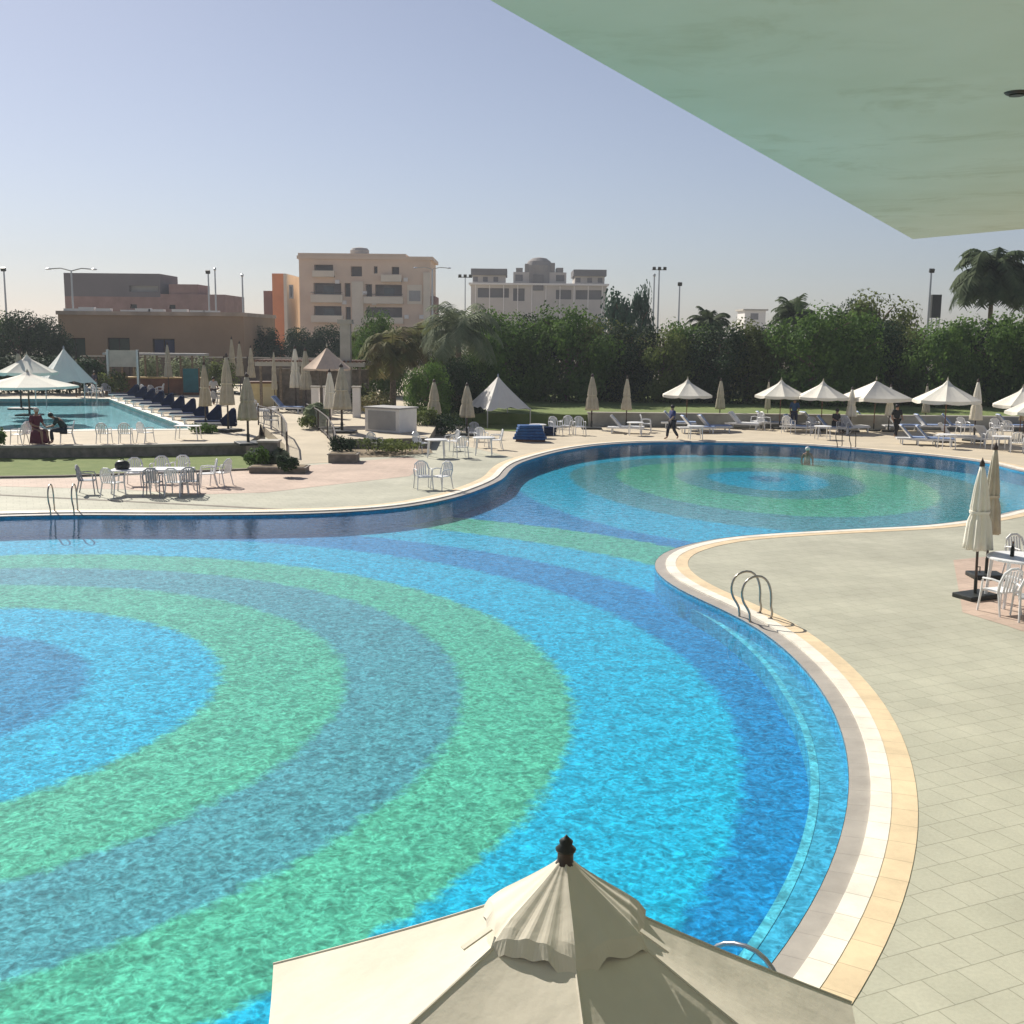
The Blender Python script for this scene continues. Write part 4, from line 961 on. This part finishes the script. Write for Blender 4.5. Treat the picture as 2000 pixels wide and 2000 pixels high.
# bar and screens in front of the brown hall
bar = thing('bar_counter', 'long brown and rust bar counter behind the upper pool', 'bar', G(330, 771, TZ))
MB().box(-4.6, 2.5, 0, .8, 0, 1.15).build('front', mat('rust_panel', (.22, .10, .06), .8, .4, .8), bar); MB().box(-4.7, 2.6, -.1, .9, 1.15, 1.25).build('counter_top', mat('ochre', (.45, .30, .12), .7, .2, 2), bar)
for k in range(9): MB().box(-4.5+k*.85, -4.38+k*.85, .8, .9, 1.25, 2.8).build('post', M['palmbark'], bar)
MB().box(-4.7, 2.6, .1, 1.4, 2.8, 2.95).build('roof', M['grey_wall'], bar)
sg = thing('awning', 'faded white slatted awning left of the brown bar', 'awning', G(243, 772, TZ)); MB().box(-1.15, 1.1, 0, .15, 2.0, 3.15).build('panel', M['concrete'], sg); MB().box(-1.15, -1.0, -.05, .2, 0, 3.2).build('post', M['metal'], sg); MB().box(.95, 1.1, -.05, .2, 0, 3.2).build('post', M['metal'], sg)
ts = thing('screen', 'teal canvas screen right of the bar counter', 'screen', G(374, 772, TZ)); MB().box(-.55, .55, -.05, .05, .2, 1.9).build('canvas', mat('teal_canvas', (.03, .14, .16), .8, .2, 2), ts); MB().box(-.62, -.55, -.06, .06, 0, 1.95).build('post', M['wood'], ts); MB().box(.55, .62, -.06, .06, 0, 1.95).build('post', M['wood'], ts)
rnd = random.Random(4)
for k, (x, y) in enumerate([(190, 776), (208, 774), (285, 776), (300, 778), (412, 785), (425, 792), (432, 776), (398, 772), (312, 774), (176, 778)]):
    ch(x, y, rnd.uniform(0, 360), 'plastic chair before the brown hall, near ' + ['the grey tent', 'the left post of the awning', 'the right post of the awning', 'the left end of the bar', 'the teal screen, in front', 'the khaki parasols', 'the hall corner parasols', 'the teal screen, at its right', 'the middle of the bar', 'the foot of the grey tent'][k], z=TZ, grey=bool(k % 2), group='chairs before the brown hall')
for k, (x, y, hh_, lab) in enumerate([(222, 772, 1.6, 'dusty shrub left of the bar, under the awning'), (292, 768, 2.9, 'pinkish flowering shrub behind the awning'), (352, 768, 2.6, 'pale green shrub behind the teal screen'), (440, 768, 2.4, 'olive shrub behind the khaki parasols'), (398, 766, 2.7, 'greyish shrub right of the teal screen')]):
    shrub('bush', lab, x, y, TZ, 1.2, hh_, M['leaf_pale'] if k in (1, 2, 4) else M['leaf2'], 600, .2, 30+k)

D_ = 97.0; xa, xb = GD(165, D_).x, GD(668, D_).x
fn_ = thing('fence', 'long low dark brown board fence running in front of the brown hall', 'fence', (xa, D_, TZ))
MB().box(0, xb-xa, 0, .06, .1, 2.3).build('boards', mat('fence_boards', (.13, .10, .075), .9, .35, 1.5), fn_); MB().box(0, xb-xa, -.04, .1, 2.3, 2.4).build('top_rail', M['concrete'], fn_)
for k in range(12): MB().box(k*(xb-xa)/11-.06, k*(xb-xa)/11+.06, -.07, 0, 0, 2.45).build('post', M['wood_dark'], fn_)
for k, (x, lab) in enumerate([(8, 'dark hedge bush behind the far left parasols, at the border'), (62, 'dark hedge bush right behind the highest far left parasol'), (112, 'dark hedge bush behind the greyish pyramid tent'), (168, 'dark hedge bush between the greyish tent and the awning')]):
    shrub('bush', lab, x, 768, TZ, 2.3, 2.6, M['leaf_dark'], 1500, .26, 60+k)
for k, (x, y, h_, lab) in enumerate([(545, 786, 1.2, 'low grey-green shrub in front of the pergola, left'), (590, 789, 1.0, 'low grey-green shrub in front of the pergola, middle'), (708, 800, 1.5, 'dense green shrub between the column and the kiosk'), (735, 812, 1.3, 'red-tinged shrub right behind the kiosk')]):
    shrub('bush', lab, x, y, TZ, 1.0, h_, M['leaf2'] if k != 3 else M['leaf_brown'], 600, .18, 80+k)

# ------------------------------------------------------------ buildings
def holed(mb, x0, x1, z0, z1, holes, t, y=0.0):
    xs = sorted({x0, x1, *[h[0] for h in holes], *[h[1] for h in holes]}); zs = sorted({z0, z1, *[h[2] for h in holes], *[h[3] for h in holes]})
    def solid(i, j):
        if i < 0 or j < 0 or i >= len(xs)-1 or j >= len(zs)-1: return True
        cx, cz = (xs[i]+xs[i+1])/2, (zs[j]+zs[j+1])/2
        return not any(h[0] < cx < h[1] and h[2] < cz < h[3] for h in holes)
    for i in range(len(xs)-1):
        for j in range(len(zs)-1):
            a, b, c, d = xs[i], xs[i+1], zs[j], zs[j+1]
            if solid(i, j): mb.add([(a, y, c), (b, y, c), (b, y, d), (a, y, d)], [(0, 1, 2, 3)])
            else:
                if solid(i-1, j): mb.add([(a, y, c), (a, y+t, c), (a, y+t, d), (a, y, d)], [(0, 1, 2, 3)])
                if solid(i+1, j): mb.add([(b, y, c), (b, y+t, c), (b, y+t, d), (b, y, d)], [(0, 1, 2, 3)])
                if solid(i, j-1): mb.add([(a, y, c), (b, y, c), (b, y+t, c), (a, y+t, c)], [(0, 1, 2, 3)])
                if solid(i, j+1): mb.add([(a, y, d), (b, y, d), (b, y+t, d), (a, y+t, d)], [(0, 1, 2, 3)])
def hollow_box(mb, x0, x1, y0, y1, z0, z1):   # five faces, the front left open for a pierced wall
    mb.add([(x0, y0, z0), (x1, y0, z0), (x1, y1, z0), (x0, y1, z0), (x0, y0, z1), (x1, y0, z1), (x1, y1, z1), (x0, y1, z1)], [(4, 5, 6, 7), (0, 3, 7, 4), (1, 5, 6, 2), (3, 2, 6, 7)])
def MX(x, D): return (x-1000)/F*D
# brown hall
D = 106.0; REFX[0] = 302; cx = MX(302, D); ht = thing('hall', 'long low brown hall with three dark windows behind the bar', 'building', (cx, D, 0))
X = lambda x: MX(x, D)-cx
top = ZD(617, D); wins = [(X(131), X(172), ZD(702, D), ZD(661, D)), (X(215), X(258), ZD(699, D), ZD(660, D)), (X(302), X(345), ZD(691, D), ZD(661, D))]
m = MB(); holed(m, X(122), X(479), 0, top, wins, .35); hollow_box(m, X(122), X(479), 0, 14, 0, top)
wb = mat('hall_brown', (0.36, 0.25, 0.165), .9, .12, .25, geo=True)
m.build('wall', wb, ht); MB().box(X(120), X(481), -.25, 14.2, top, top+.35).build('cornice', mat('hall_cornice', (.42, .33, .26), .8, .25, .5, geo=True), ht)
for k, w_ in enumerate(wins):
    fr = MB(); fr.box(w_[0], w_[0]+.1, .2, .28, w_[2], w_[3]).box(w_[1]-.1, w_[1], .2, .28, w_[2], w_[3]).box(w_[0]+.1, w_[1]-.1, .2, .28, w_[3]-.1, w_[3]).box((w_[0]+w_[1])/2-.04, (w_[0]+w_[1])/2+.04, .2, .28, w_[2], w_[3]-.1)
    f_ = fr.build('window', M['wood_dark'], ht); MB().box(w_[0], w_[1], .30, .34, w_[2], w_[3]).build('pane', [mat('green_glass', (.05, .075, .06), .3), mat('green_glass2', (.06, .08, .06), .3), mat('blue_glass', (.02, .03, .09), .2)][k], f_)
rnd = random.Random(9)
for k in range(9):
    xx = X(150+k*34+rnd.uniform(-8, 8)); MB().box(xx-.7, xx+.7, -.2, .5, top+.35, top+.35+rnd.uniform(.12, .4)).build('roof_bundle', M['white_paint'], ht)
# unfinished brick block
D = 170.0; REFX[0] = 290; cx = MX(290, D); X = lambda x: MX(x, D)-cx; bk = thing('building', 'unfinished dark brick block behind the brown hall', 'building', (cx, D, 0), 0)
z1, z2, z3 = ZD(538, D), ZD(576, D), ZD(557, D)
up = mat('dark_concrete', (.19, .165, .17), .9, .1, .15, geo=True); lo_ = mat('dull_brick', (.34, .21, .18), .9, .15, .6, geo=True)
zz = ZD(582, D)
m = MB(); h1 = (X(262), X(317), ZD(572, D), ZD(561, D)); m.add([], [])
holed(m, X(137), X(321), zz, z1, [h1], .6); hollow_box(m, X(137), X(321), 0, 9, zz, z1); m.build('upper_wall', up, bk)
m = MB(); hs = [(X(262), X(275), ZD(604, D), ZD(596, D)), (X(337), X(349), ZD(604, D), ZD(596, D))]
holed(m, X(137), X(445), 0, zz, hs, .5); hollow_box(m, X(137), X(445), 0, 12, 0, zz); m.build('lower_wall', lo_, bk)
MB().box(X(321), X(445), .02, 12, zz+.002, z2).build('parapet', lo_, bk); MB().box(X(336), X(392), .5, 7, z2, z3).build('stair_head', lo_, bk)
MB().box(h1[0], h1[1], .62, .66, h1[2], h1[3]).build('opening_back', M['grey_wall'], bk)
for h in hs: MB().box(h[0], h[1], .52, .56, h[2], h[3]).build('opening_back', M['black'], bk)
# cream apartment block
D = 200.0; REFX[0] = 716; cx = MX(716, D); X = lambda x: MX(x, D)-cx; Z = lambda y: ZD(y, D)
ap = thing('apartment_building', 'cream five-storey apartment block with balconies and an orange wing', 'building', (cx, D, 0), 0)
cream = mat('cream_render', (.74, .57, .43), .9, .08, .2, geo=True); pale = mat('pale_render', (.76, .67, .54), .9, .08, .2, geo=True)
orange = mat('orange_render', (.75, .28, .11), .9, .1, .3, geo=True); redd = mat('dull_red_render', (.24, .12, .09), .9, .1, .3, geo=True)
def q(x0, x1, y0, y1): return (X(500+x0/3.864), X(500+x1/3.864), Z(460+y1/3.864), Z(460+y0/3.864))
op = [q(452, 592, 240, 325), q(722, 805, 250, 322), q(893, 920, 248, 300), q(1025, 1080, 250, 305), q(445, 650, 372, 455), q(675, 718, 372, 470), q(830, 878, 378, 470), q(900, 1100, 380, 462), q(445, 650, 540, 640), q(680, 718, 545, 640), q(830, 1100, 545, 640)]
m = MB(); holed(m, q(340, 0, 0, 0)[0], q(0, 1310, 0, 0)[1], 0, q(0, 0, 190, 0)[3], op, 1.6); hollow_box(m, q(340, 0, 0, 0)[0], q(0, 1310, 0, 0)[1], 0, 14, 0, q(0, 0, 190, 0)[3]); m.build('wall', cream, ap)
glz = mat('shaded_rooms', (.12, .10, .10), .5, .3, .5, geo=True)
for k, h in enumerate(op):
    f_ = MB().box(h[0], h[1], 1.55, 1.6, h[2], h[3]).build('window', glz, ap)
    if h[1]-h[0] > 3.5:
        MB().box((h[0]+h[1])/2-.9, (h[0]+h[1])/2+.9, 1.45, 1.54, h[2], h[3]-.5).build('door', M['glass'], f_)
for h in [q(430, 665, 460, 515), q(820, 1110, 470, 520), q(445, 605, 285, 330), q(430, 665, 610, 660), q(820, 1110, 620, 665), q(950, 1100, 310, 360)]:
    MB().box(h[0], h[1], -1.1, -.9, h[2], h[3]).box(h[0], h[0]+.2, -.9, 0, h[2], h[3]).box(h[1]-.2, h[1], -.9, 0, h[2], h[3]).box(h[0], h[1], -.9, 0, h[2], h[2]+.2).build('balcony', pale, ap)
h = q(340, 1330, 180, 200); MB().box(h[0]-.3, h[1], -.3, 14.3, h[2], h[3]+.1).build('cornice', cream, ap)
h = q(335, 1130, 172, 190); MB().box(h[0], h[1], -.1, 9, h[2]+.35, h[3]+.35).build('parapet', cream, ap)
for k, (x_, y_) in enumerate([(660, 500), (880, 500), (1115, 330), (1120, 600), (610, 350), (812, 430), (1230, 600)]):
    h = q(x_, x_+32, y_, y_+28); MB().box(h[0], h[1], -.75, -.55, h[2], h[3]).box(h[0]+.05, h[1]-.05, -.78, -.75, h[2]+.05, h[3]-.05).build('air_conditioner', M['white_paint'], ap)
for hh_ in [q(430, 665, 440, 460), q(820, 1110, 450, 470)]:
    MB().box(hh_[0], hh_[1], -1.05, -.98, hh_[3]-.1, hh_[3]).build('railing', M['wood_dark'], ap)
h = q(730, 815, 360, 640); MB().box(h[0], h[1], -.5, -.02, 0, h[3]).build('pilaster', pale, ap)
h = q(1260, 1310, 290, 700); MB().box(h[0], h[1], -.5, -.02, 0, h[3]).build('pilaster', pale, ap)
h = q(1310, 1345, 460, 700); MB().box(h[0]+.02, h[1], .6, 10, 0, h[3]).build('side_annex', redd, ap)
h = q(1140, 1250, 380, 520)
f_ = MB().box(h[0], h[1], -.12, -.02, h[2], h[3]).build('window', pale, ap); MB().box(h[0]+.3, h[1]-.3, -.16, -.125, h[2]+.5, h[3]-1).build('pane', M['grey_wall'], f_)
h = q(230, 380, 310, 700); MB().box(h[0], h[1]-3.0, -.8, 12, 0, h[3]).build('wing', pale, ap)
h = q(270, 370, 390, 490); f_ = MB().box(h[0], h[1]-1.6, -.95, -.82, h[2], h[3]).build('window', M['grey_wall'], ap); MB().box(h[0]+.3, h[1]-1.9, -1.0, -.96, h[2]+.3, h[3]-.3).build('pane', M['glass'], f_)
h = q(130, 230, 305, 700); MB().box(h[0], h[1]-.02, 1.0, 11, 0, h[3]).build('orange_wing', orange, ap)
h = q(50, 130, 430, 700); MB().box(h[0], h[1]-.02, 2.5, 10, 0, h[3]).build('side_wing', redd, ap)
rt = MB().lathe([(1.7, 0), (1.7, 1.5), (1.4, 1.9), (.3, 2.1)], 16, c=(X(697), 5, q(0, 0, 185, 0)[3])); rt.build('roof_tank', M['grey_wall'], ap)
# grey building with dormers and a rounded centre
D = 260.0; REFX[0] = 1046; cx = MX(1046, D); X = lambda x: MX(x, D)-cx; Z = lambda y: ZD(y, D)
g2 = thing('apartment_building', 'grey apartment block with dark-roofed end pavilions and a rounded central top', 'building', (cx, D, 0))
gw = mat('grey_render', (.52, .48, .44), .9, .1, .15, geo=True); gd = mat('grey_dark', (.16, .15, .155), .9, .15, .2, geo=True); gm = mat('grey_mid', (.27, .25, .24), .9, .15, .2, geo=True)
hs = [(X(930), X(990), Z(584), Z(566)), (X(998), X(1020), Z(590), Z(566)), (X(1080), X(1110), Z(586), Z(568)), (X(1118), X(1168), Z(586), Z(568))]
m = MB(); holed(m, X(917), X(1177), 0, Z(560), hs, 1.5); hollow_box(m, X(917), X(1177), 0, 14, 0, Z(560)); m.build('wall', gw, g2)
for h in hs: MB().box(h[0], h[1], 1.45, 1.5, h[2], h[3]).build('window', gd, g2)
MB().box(X(913), X(1181), -1.0, 14.4, Z(560), Z(556.5)).build('cornice', M['white_paint'], g2)
for a, b, tp in [(917, 986, 530), (1113, 1176, 530)]:
    MB().box(X(a+3), X(b-3), .5, 11, Z(556.5), Z(tp+12)).build('pavilion', gw, g2); MB().box(X(a), X(b), -.6, 12, Z(tp+12), Z(tp)).build('pavilion_roof', gd, g2)
MB().box(X(998), X(1100), 1.2, 11, Z(556.5), Z(535)).build('attic', gw, g2)
for a_, b_, c_ in ((1003, 1016, 527), (1020, 1030, 519), (1066, 1078, 517), (1081, 1094, 526)): MB().box(X(a_), X(b_), 1.6, 9, Z(535), Z(c_)).build('roof_step', gm, g2)
for a_ in (921, 940, 960, 1118, 1140, 1160): MB().box(X(a_), X(a_+9), .42, .49, Z(554), Z(545)).build('window', gd, g2)
for a_ in range(925, 1170, 27): MB().box(X(a_), X(a_+1.6), -.15, -.01, 0, Z(560)-.05).build('pilaster', M['white_paint'], g2)
for k, (a, b) in enumerate([(1002, 1016), (1080, 1096)]): MB().box(X(a), X(b), 1.12, 1.19, Z(552), Z(540)).build('window', gd, g2)
MB().lathe([(X(1074)-X(1048), 0), (X(1074)-X(1048), Z(522)-Z(570)), (X(1070)-X(1048), Z(514)-Z(570)), (X(1062)-X(1048), Z(508)-Z(570)), (.3, Z(506)-Z(570))], 20, c=(X(1048), 3.2, Z(570))).build('round_tower', gm, g2)
MB().box(X(1036), X(1056), -.3, .4, Z(570), Z(540)).build('tower_window', gd, g2)
# small far white building
D = 300.0; REFX[0] = 1462; cx = MX(1462, D); X = lambda x: MX(x, D)-cx; wbn = thing('building', 'tiny white flat-roofed building far beyond the hedge', 'building', (cx, D, 0))
MB().box(X(1444), X(1484), 0, 10, 0, ZD(608, D)).build('wall', M['white_paint'], wbn); MB().box(X(1440), X(1488), -.5, 10.5, ZD(608, D), ZD(605, D)).build('roof', M['concrete'], wbn); MB().box(X(1455), X(1470), -.05, -.02, ZD(625, D), ZD(613, D)).build('window', gd, wbn)

# ------------------------------------------------------------ lamps and masts
REFX[0] = 1000
def mast(px, top_y, D, label, kind, r=.09, name='light_mast', cat='floodlight mast'):
    q = GD(px, D); h = ZD(top_y, D, px); t = thing(name, label, cat, (q.x, D, 0))
    MB().tube([(0, 0, 0), (0, 0, h)], [r*1.5, r*.8], 8).build('pole', M['metal'], t)
    if kind == 'twin':
        for s in (-1, 1):
            MB().tube([(0, 0, h), (s*1.0, 0, h+.25), (s*2.0, 0, h+.18)], .05, 6).build('arm', M['metal'], t)
            MB().lathe([(.1, -.06), (.28, -.03), (.28, .05), (.1, .12)], 12, c=(s*2.2, 0, h+.15)).build('lamp_head', M['metal'], t)
    elif kind == 'flood':
        MB().box(-.75, .75, -.05, .05, h-.05, h+.05).build('crossbar', M['metal'], t)
        for s in (-.55, 0, .55): MB().box(-.16, .16, -.1, .1, -.14, .14, c=(s, -.15, h+.12), rx=.5).build('floodlight', M['black'], t)
    elif kind == 'one':
        MB().box(-.22, .22, -.12, .12, -.17, .17, c=(0, -.1, h), rx=.4).build('floodlight', M['black'], t)
    else:
        MB().lathe([(.05, 0), (.14, .1), (.14, .3), (.03, .38)], 10, c=(0, 0, h)).build('lamp_head', M['metal'], t)
    return t
mast(23, 530, 110, 'slim mast at the far left border above the dark tree', 'one')
mast(152, 533, 110, 'double-armed street lamp left of the unfinished brick block', 'twin', name='street_lamp', cat='street lamp')
mast(414, 535, 120, 'mast with a floodlight above the brick block, left of a pair', 'one')
mast(427, 533, 122, 'slim mast of the pair above the brick block, on the right', 'cap')
mast(479, 545, 115, 'pale slim mast between the brick block and the orange wing', 'cap')
mast(1268, 545, 120, 'shorter mast of the pair right of the blue-green tree', 'cap')
mast(1277, 531, 118, 'mast with a bank of floodlights right of the blue-green tree', 'flood')
mast(1317, 558, 120, 'thin mast with a small lamp above the low part of the hedge', 'one')
mast(1797, 533, 105, 'dark mast with one floodlight left of the big drooping palm', 'one', .1)
mast(843, 530, 150, 'lamp mast at the right corner of the cream apartment block', 'twin', .12, 'street_lamp', 'street lamp')
mast(906, 545, 120, 'thin aerial mast with crossbars left of the grey apartment block', 'flood', .06)
# dark water cylinder like chimney behind the tall dome tree
ck = thing('water_tank', 'dark upright tank on legs right of the tall olive domed tree', 'tank', (GD(1808, 110).x, 110, 0))
zt = ZD(578, 110, 1808); MB().box(-.45, .45, -.45, .45, zt-2.2, zt).build('tank', M['black'], ck)
for sx in (-1, 1):
    for sy in (-1, 1): MB().box(sx*.38-.05, sx*.38+.05, sy*.38-.05, sy*.38+.05, 0, zt-2.2).build('leg', M['metal'], ck)

# ------------------------------------------------------------ people
def skin_mesh(name, verts, edges, radii, m, parent, root=0, lvl=2):
    me = bpy.data.meshes.new(name); me.from_pydata(verts, edges, []); o = bpy.data.objects.new(name, me); C.objects.link(o)
    md = o.modifiers.new('skin', 'SKIN'); md.use_smooth_shade = True
    for i, r in enumerate(radii):
        me.skin_vertices[0].data[i].radius = (r, r) if not isinstance(r, tuple) else r
        me.skin_vertices[0].data[i].use_root = (i == root)
    s = o.modifiers.new('sub', 'SUBSURF'); s.levels = lvl; s.render_levels = lvl
    me.materials.append(m)
    if parent: o.parent = parent
    return o
def person(label, loc, rz, J, shirt, pants, hair=None, sleeves=True, robe=None, long_hair=False):
    t = thing('person', label, 'person', loc, rz)
    names = ['pelvis', 'waist', 'chest', 'neck', 'headb', 'headm', 'headt', 'shL', 'elL', 'wrL', 'haL', 'shR', 'elR', 'wrR', 'haR', 'hipL', 'knL', 'anL', 'toL', 'hipR', 'knR', 'anR', 'toR']
    idx = {k: i for i, k in enumerate(names)}
    V = [J[k] for k in names]
    rad = [.13, .115, .125, .055, .07, .09, .06, .06, .045, .032, .035, .06, .045, .032, .035, .095, .06, .042, .035, .095, .06, .042, .035]
    E_ = [('pelvis', 'waist'), ('waist', 'chest'), ('chest', 'neck'), ('neck', 'headb'), ('headb', 'headm'), ('headm', 'headt'), ('chest', 'shL'), ('shL', 'elL'), ('elL', 'wrL'), ('wrL', 'haL'), ('chest', 'shR'), ('shR', 'elR'), ('elR', 'wrR'), ('wrR', 'haR'),
          ('pelvis', 'hipL'), ('hipL', 'knL'), ('knL', 'anL'), ('anL', 'toL'), ('pelvis', 'hipR'), ('hipR', 'knR'), ('knR', 'anR'), ('anR', 'toR')]
    skin_mesh('body', V, [(idx[a], idx[b]) for a, b in E_], rad, M['skin'], t)
    if shirt:
        ks = ['pelvis', 'waist', 'chest', 'neck', 'shL', 'elL', 'shR', 'elR']; ii = {k: i for i, k in enumerate(ks)}
        vv = [Vector(J[k]) for k in ks]; vv[3] = vv[2].lerp(vv[3], .55); vv[5] = vv[4].lerp(vv[5], .9); vv[7] = vv[6].lerp(vv[7], .9)
        skin_mesh('shirt', vv, [(0, 1), (1, 2), (2, 3), (2, 4), (4, 5), (2, 6), (6, 7)], [.16, .145, .155, .075, .085, .07, .085, .07], shirt, t)
    if pants:
        ks = ['pelvis', 'hipL', 'knL', 'anL', 'hipR', 'knR', 'anR']; vv = [Vector(J[k]) for k in ks]; vv[3] = vv[2].lerp(vv[3], .93); vv[6] = vv[5].lerp(vv[6], .93)
        skin_mesh('trousers', vv, [(0, 1), (1, 2), (2, 3), (0, 4), (4, 5), (5, 6)], [.155, .115, .085, .065, .115, .085, .065], pants, t)
    if robe: robe(t)
    hm_ = Vector(J['headm']); ht_ = Vector(J['headt'])
    up_ = (ht_-hm_).normalized()
    hr = MB().lathe([(.085, -.03), (.104, .02), (.105, .06), (.085, .10), (.045, .125), (.005, .135)], 14)
    hr.v = [tuple(hm_ + Matrix.Rotation(0, 3, 'X') @ Vector(v) + Vector((0, .018, 0)) - Vector((0, 0, .01))) for v in hr.v]
    hr.build('hair', hair or M['hair'], t, True)
    MB().lathe([(.006, -.012), (.013, 0), (.006, .012)], 8, c=tuple(hm_+Vector((0, -.095, -.01)))).build('nose', M['skin'], t, True)
    return t
stand = dict(pelvis=(0, 0, .95), waist=(0, 0, 1.1), chest=(0, 0, 1.32), neck=(0, 0, 1.47), headb=(0, -.01, 1.53), headm=(0, -.02, 1.61), headt=(0, -.01, 1.70),
             shL=(-.18, 0, 1.40), elL=(-.24, .06, 1.12), wrL=(-.22, -.06, .90), haL=(-.21, -.09, .82), shR=(.18, 0, 1.40), elR=(.24, -.06, 1.13), wrR=(.20, -.24, .98), haR=(.19, -.30, .93),
             hipL=(-.09, 0, .90), knL=(-.10, -.18, .50), anL=(-.10, -.22, .09), toL=(-.10, -.38, .035), hipR=(.09, 0, .90), knR=(.10, .06, .48), anR=(.10, .30, .14), toR=(.10, .22, .035))
sit = dict(pelvis=(0, .05, .50), waist=(0, .06, .66), chest=(0, .02, .90), neck=(0, -.02, 1.06), headb=(0, -.04, 1.12), headm=(0, -.06, 1.20), headt=(0, -.05, 1.29),
           shL=(-.18, .02, .99), elL=(-.25, -.02, .74), wrL=(-.16, -.25, .66), haL=(-.12, -.33, .66), shR=(.18, .02, .99), elR=(.25, -.02, .74), wrR=(.16, -.25, .66), haR=(.12, -.33, .66),
           hipL=(-.10, 0, .50), knL=(-.12, -.42, .50), anL=(-.12, -.42, .10), toL=(-.12, -.56, .04), hipR=(.10, 0, .50), knR=(.12, -.42, .50), anR=(.12, -.38, .10), toR=(.12, -.52, .04))
bend = dict(sit); bend.update(chest=(0, -.16, .84), waist=(0, 0, .66), neck=(0, -.30, .94), headb=(0, -.36, .97), headm=(0, -.43, 1.02), headt=(0, -.48, 1.09), shL=(-.18, -.2, .90), shR=(.18, -.2, .90), elL=(-.22, -.34, .66), elR=(.22, -.34, .66), wrL=(-.1, -.52, .62), haL=(-.05, -.58, .60), wrR=(.1, -.52, .62), haR=(.05, -.58, .60))
def shift(J, k=1): return {a: (x*k, y*k, z*k) for a, (x, y, z) in J.items()}
tone = lambda n_, c: mat(n_, c, .85, .12, 8)
person('person walking left along the far pool bank in a dark blue shirt and dark trousers', G(1312, 858), R(-70), shift(stand, .98), tone('blue_shirt', (.03, .04, .14)), tone('dark_trousers', (.02, .02, .03)))
def robe_fn(mm):
    def f(t): MB().lathe([(.36, .06), (.34, .3), (.30, .52), (.21, .60)], 18, c=(0, -.16, 0), fn=lambda a, j: 1+.10*math.sin(5*a)).build('skirt', mm, t, True)
    return f
mar = tone('maroon', (.13, .025, .045))
person('seated person in a maroon robe with a pale headscarf on the left terrace edge', G(73, 868, TZ), R(60), shift(sit, 1.12), mar, None, hair=tone('pale_scarf', (.5, .45, .42)), robe=robe_fn(mar))
ch(66, 867, 60, 'plastic chair under the seated person in maroon', z=TZ, group=gt)
person('seated person in dark green bending forward on the terrace edge at the left', G(126, 867, TZ), R(-70), shift(bend, 1.12), tone('dark_green_top', (.02, .045, .045)), tone('navy_trousers', (.015, .03, .05)))
ch(131, 866, -70, 'plastic chair under the bending person in dark green', z=TZ, group=gt)
person('person in black standing between the widest and the lone parasol', G(1749, 856), R(10), stand, tone('black_top', (.012, .014, .016)), tone('black_trousers', (.012, .012, .014)))
person('person in brown standing behind the upper pool, right of the flat wide parasol', G(153, 776, TZ), R(20), shift(stand, 1.05), tone('brown_top', (.10, .07, .055)), tone('brown_trousers', (.06, .05, .04)))
person('person in dark clothes standing left of the awning behind the upper pool', G(186, 773, TZ), R(-30), stand, tone('plum_top', (.06, .05, .07)), tone('grey_trousers', (.08, .08, .09)))
person('person in a pale top standing by the khaki parasols', G(418, 790, TZ), R(30), stand, tone('pale_top', (.45, .45, .45)), tone('dark_skirt', (.05, .05, .055)))
person('person sitting under the middle parasol of the trio in dark clothes', G(1632, 846), R(30), sit, tone('charcoal_top', (.04, .04, .045)), tone('charcoal_trousers', (.03, .03, .035)))
person('person in blue standing behind the first parasol of the trio', G(1550, 838), R(-20), stand, tone('blue_top', (.03, .08, .20)), tone('dark_blue_trousers', (.02, .03, .07)))
swim = dict(stand)
sp_ = G(1577, 886, -0.1); sw = person('swimmer with white cap, only the head above water at the far end of the pool', (sp_.x, sp_.y, -1.45), 0, stand, None, None, hair=M['white_paint'])
sw.location.z = -1.52


# ------------------------------------------------------------ light haze in the air
hz = MB().box(-420, 420, -60, 420, -1.5, 26).build('haze', bpy.data.materials.new('haze')); tag(hz, kind='stuff')
hm3 = hz.data.materials[0]; hm3.use_nodes = True; t_ = hm3.node_tree
for q_ in list(t_.nodes):
    if q_.type == 'BSDF_PRINCIPLED': t_.nodes.remove(q_)
pv = t_.nodes.new('ShaderNodeVolumePrincipled'); pv.inputs['Density'].default_value = 0.0005; pv.inputs['Color'].default_value = (.80, .86, .93, 1); pv.inputs['Anisotropy'].default_value = 0.1
t_.links.new(pv.outputs[0], t_.nodes['Material Output'].inputs['Volume'])
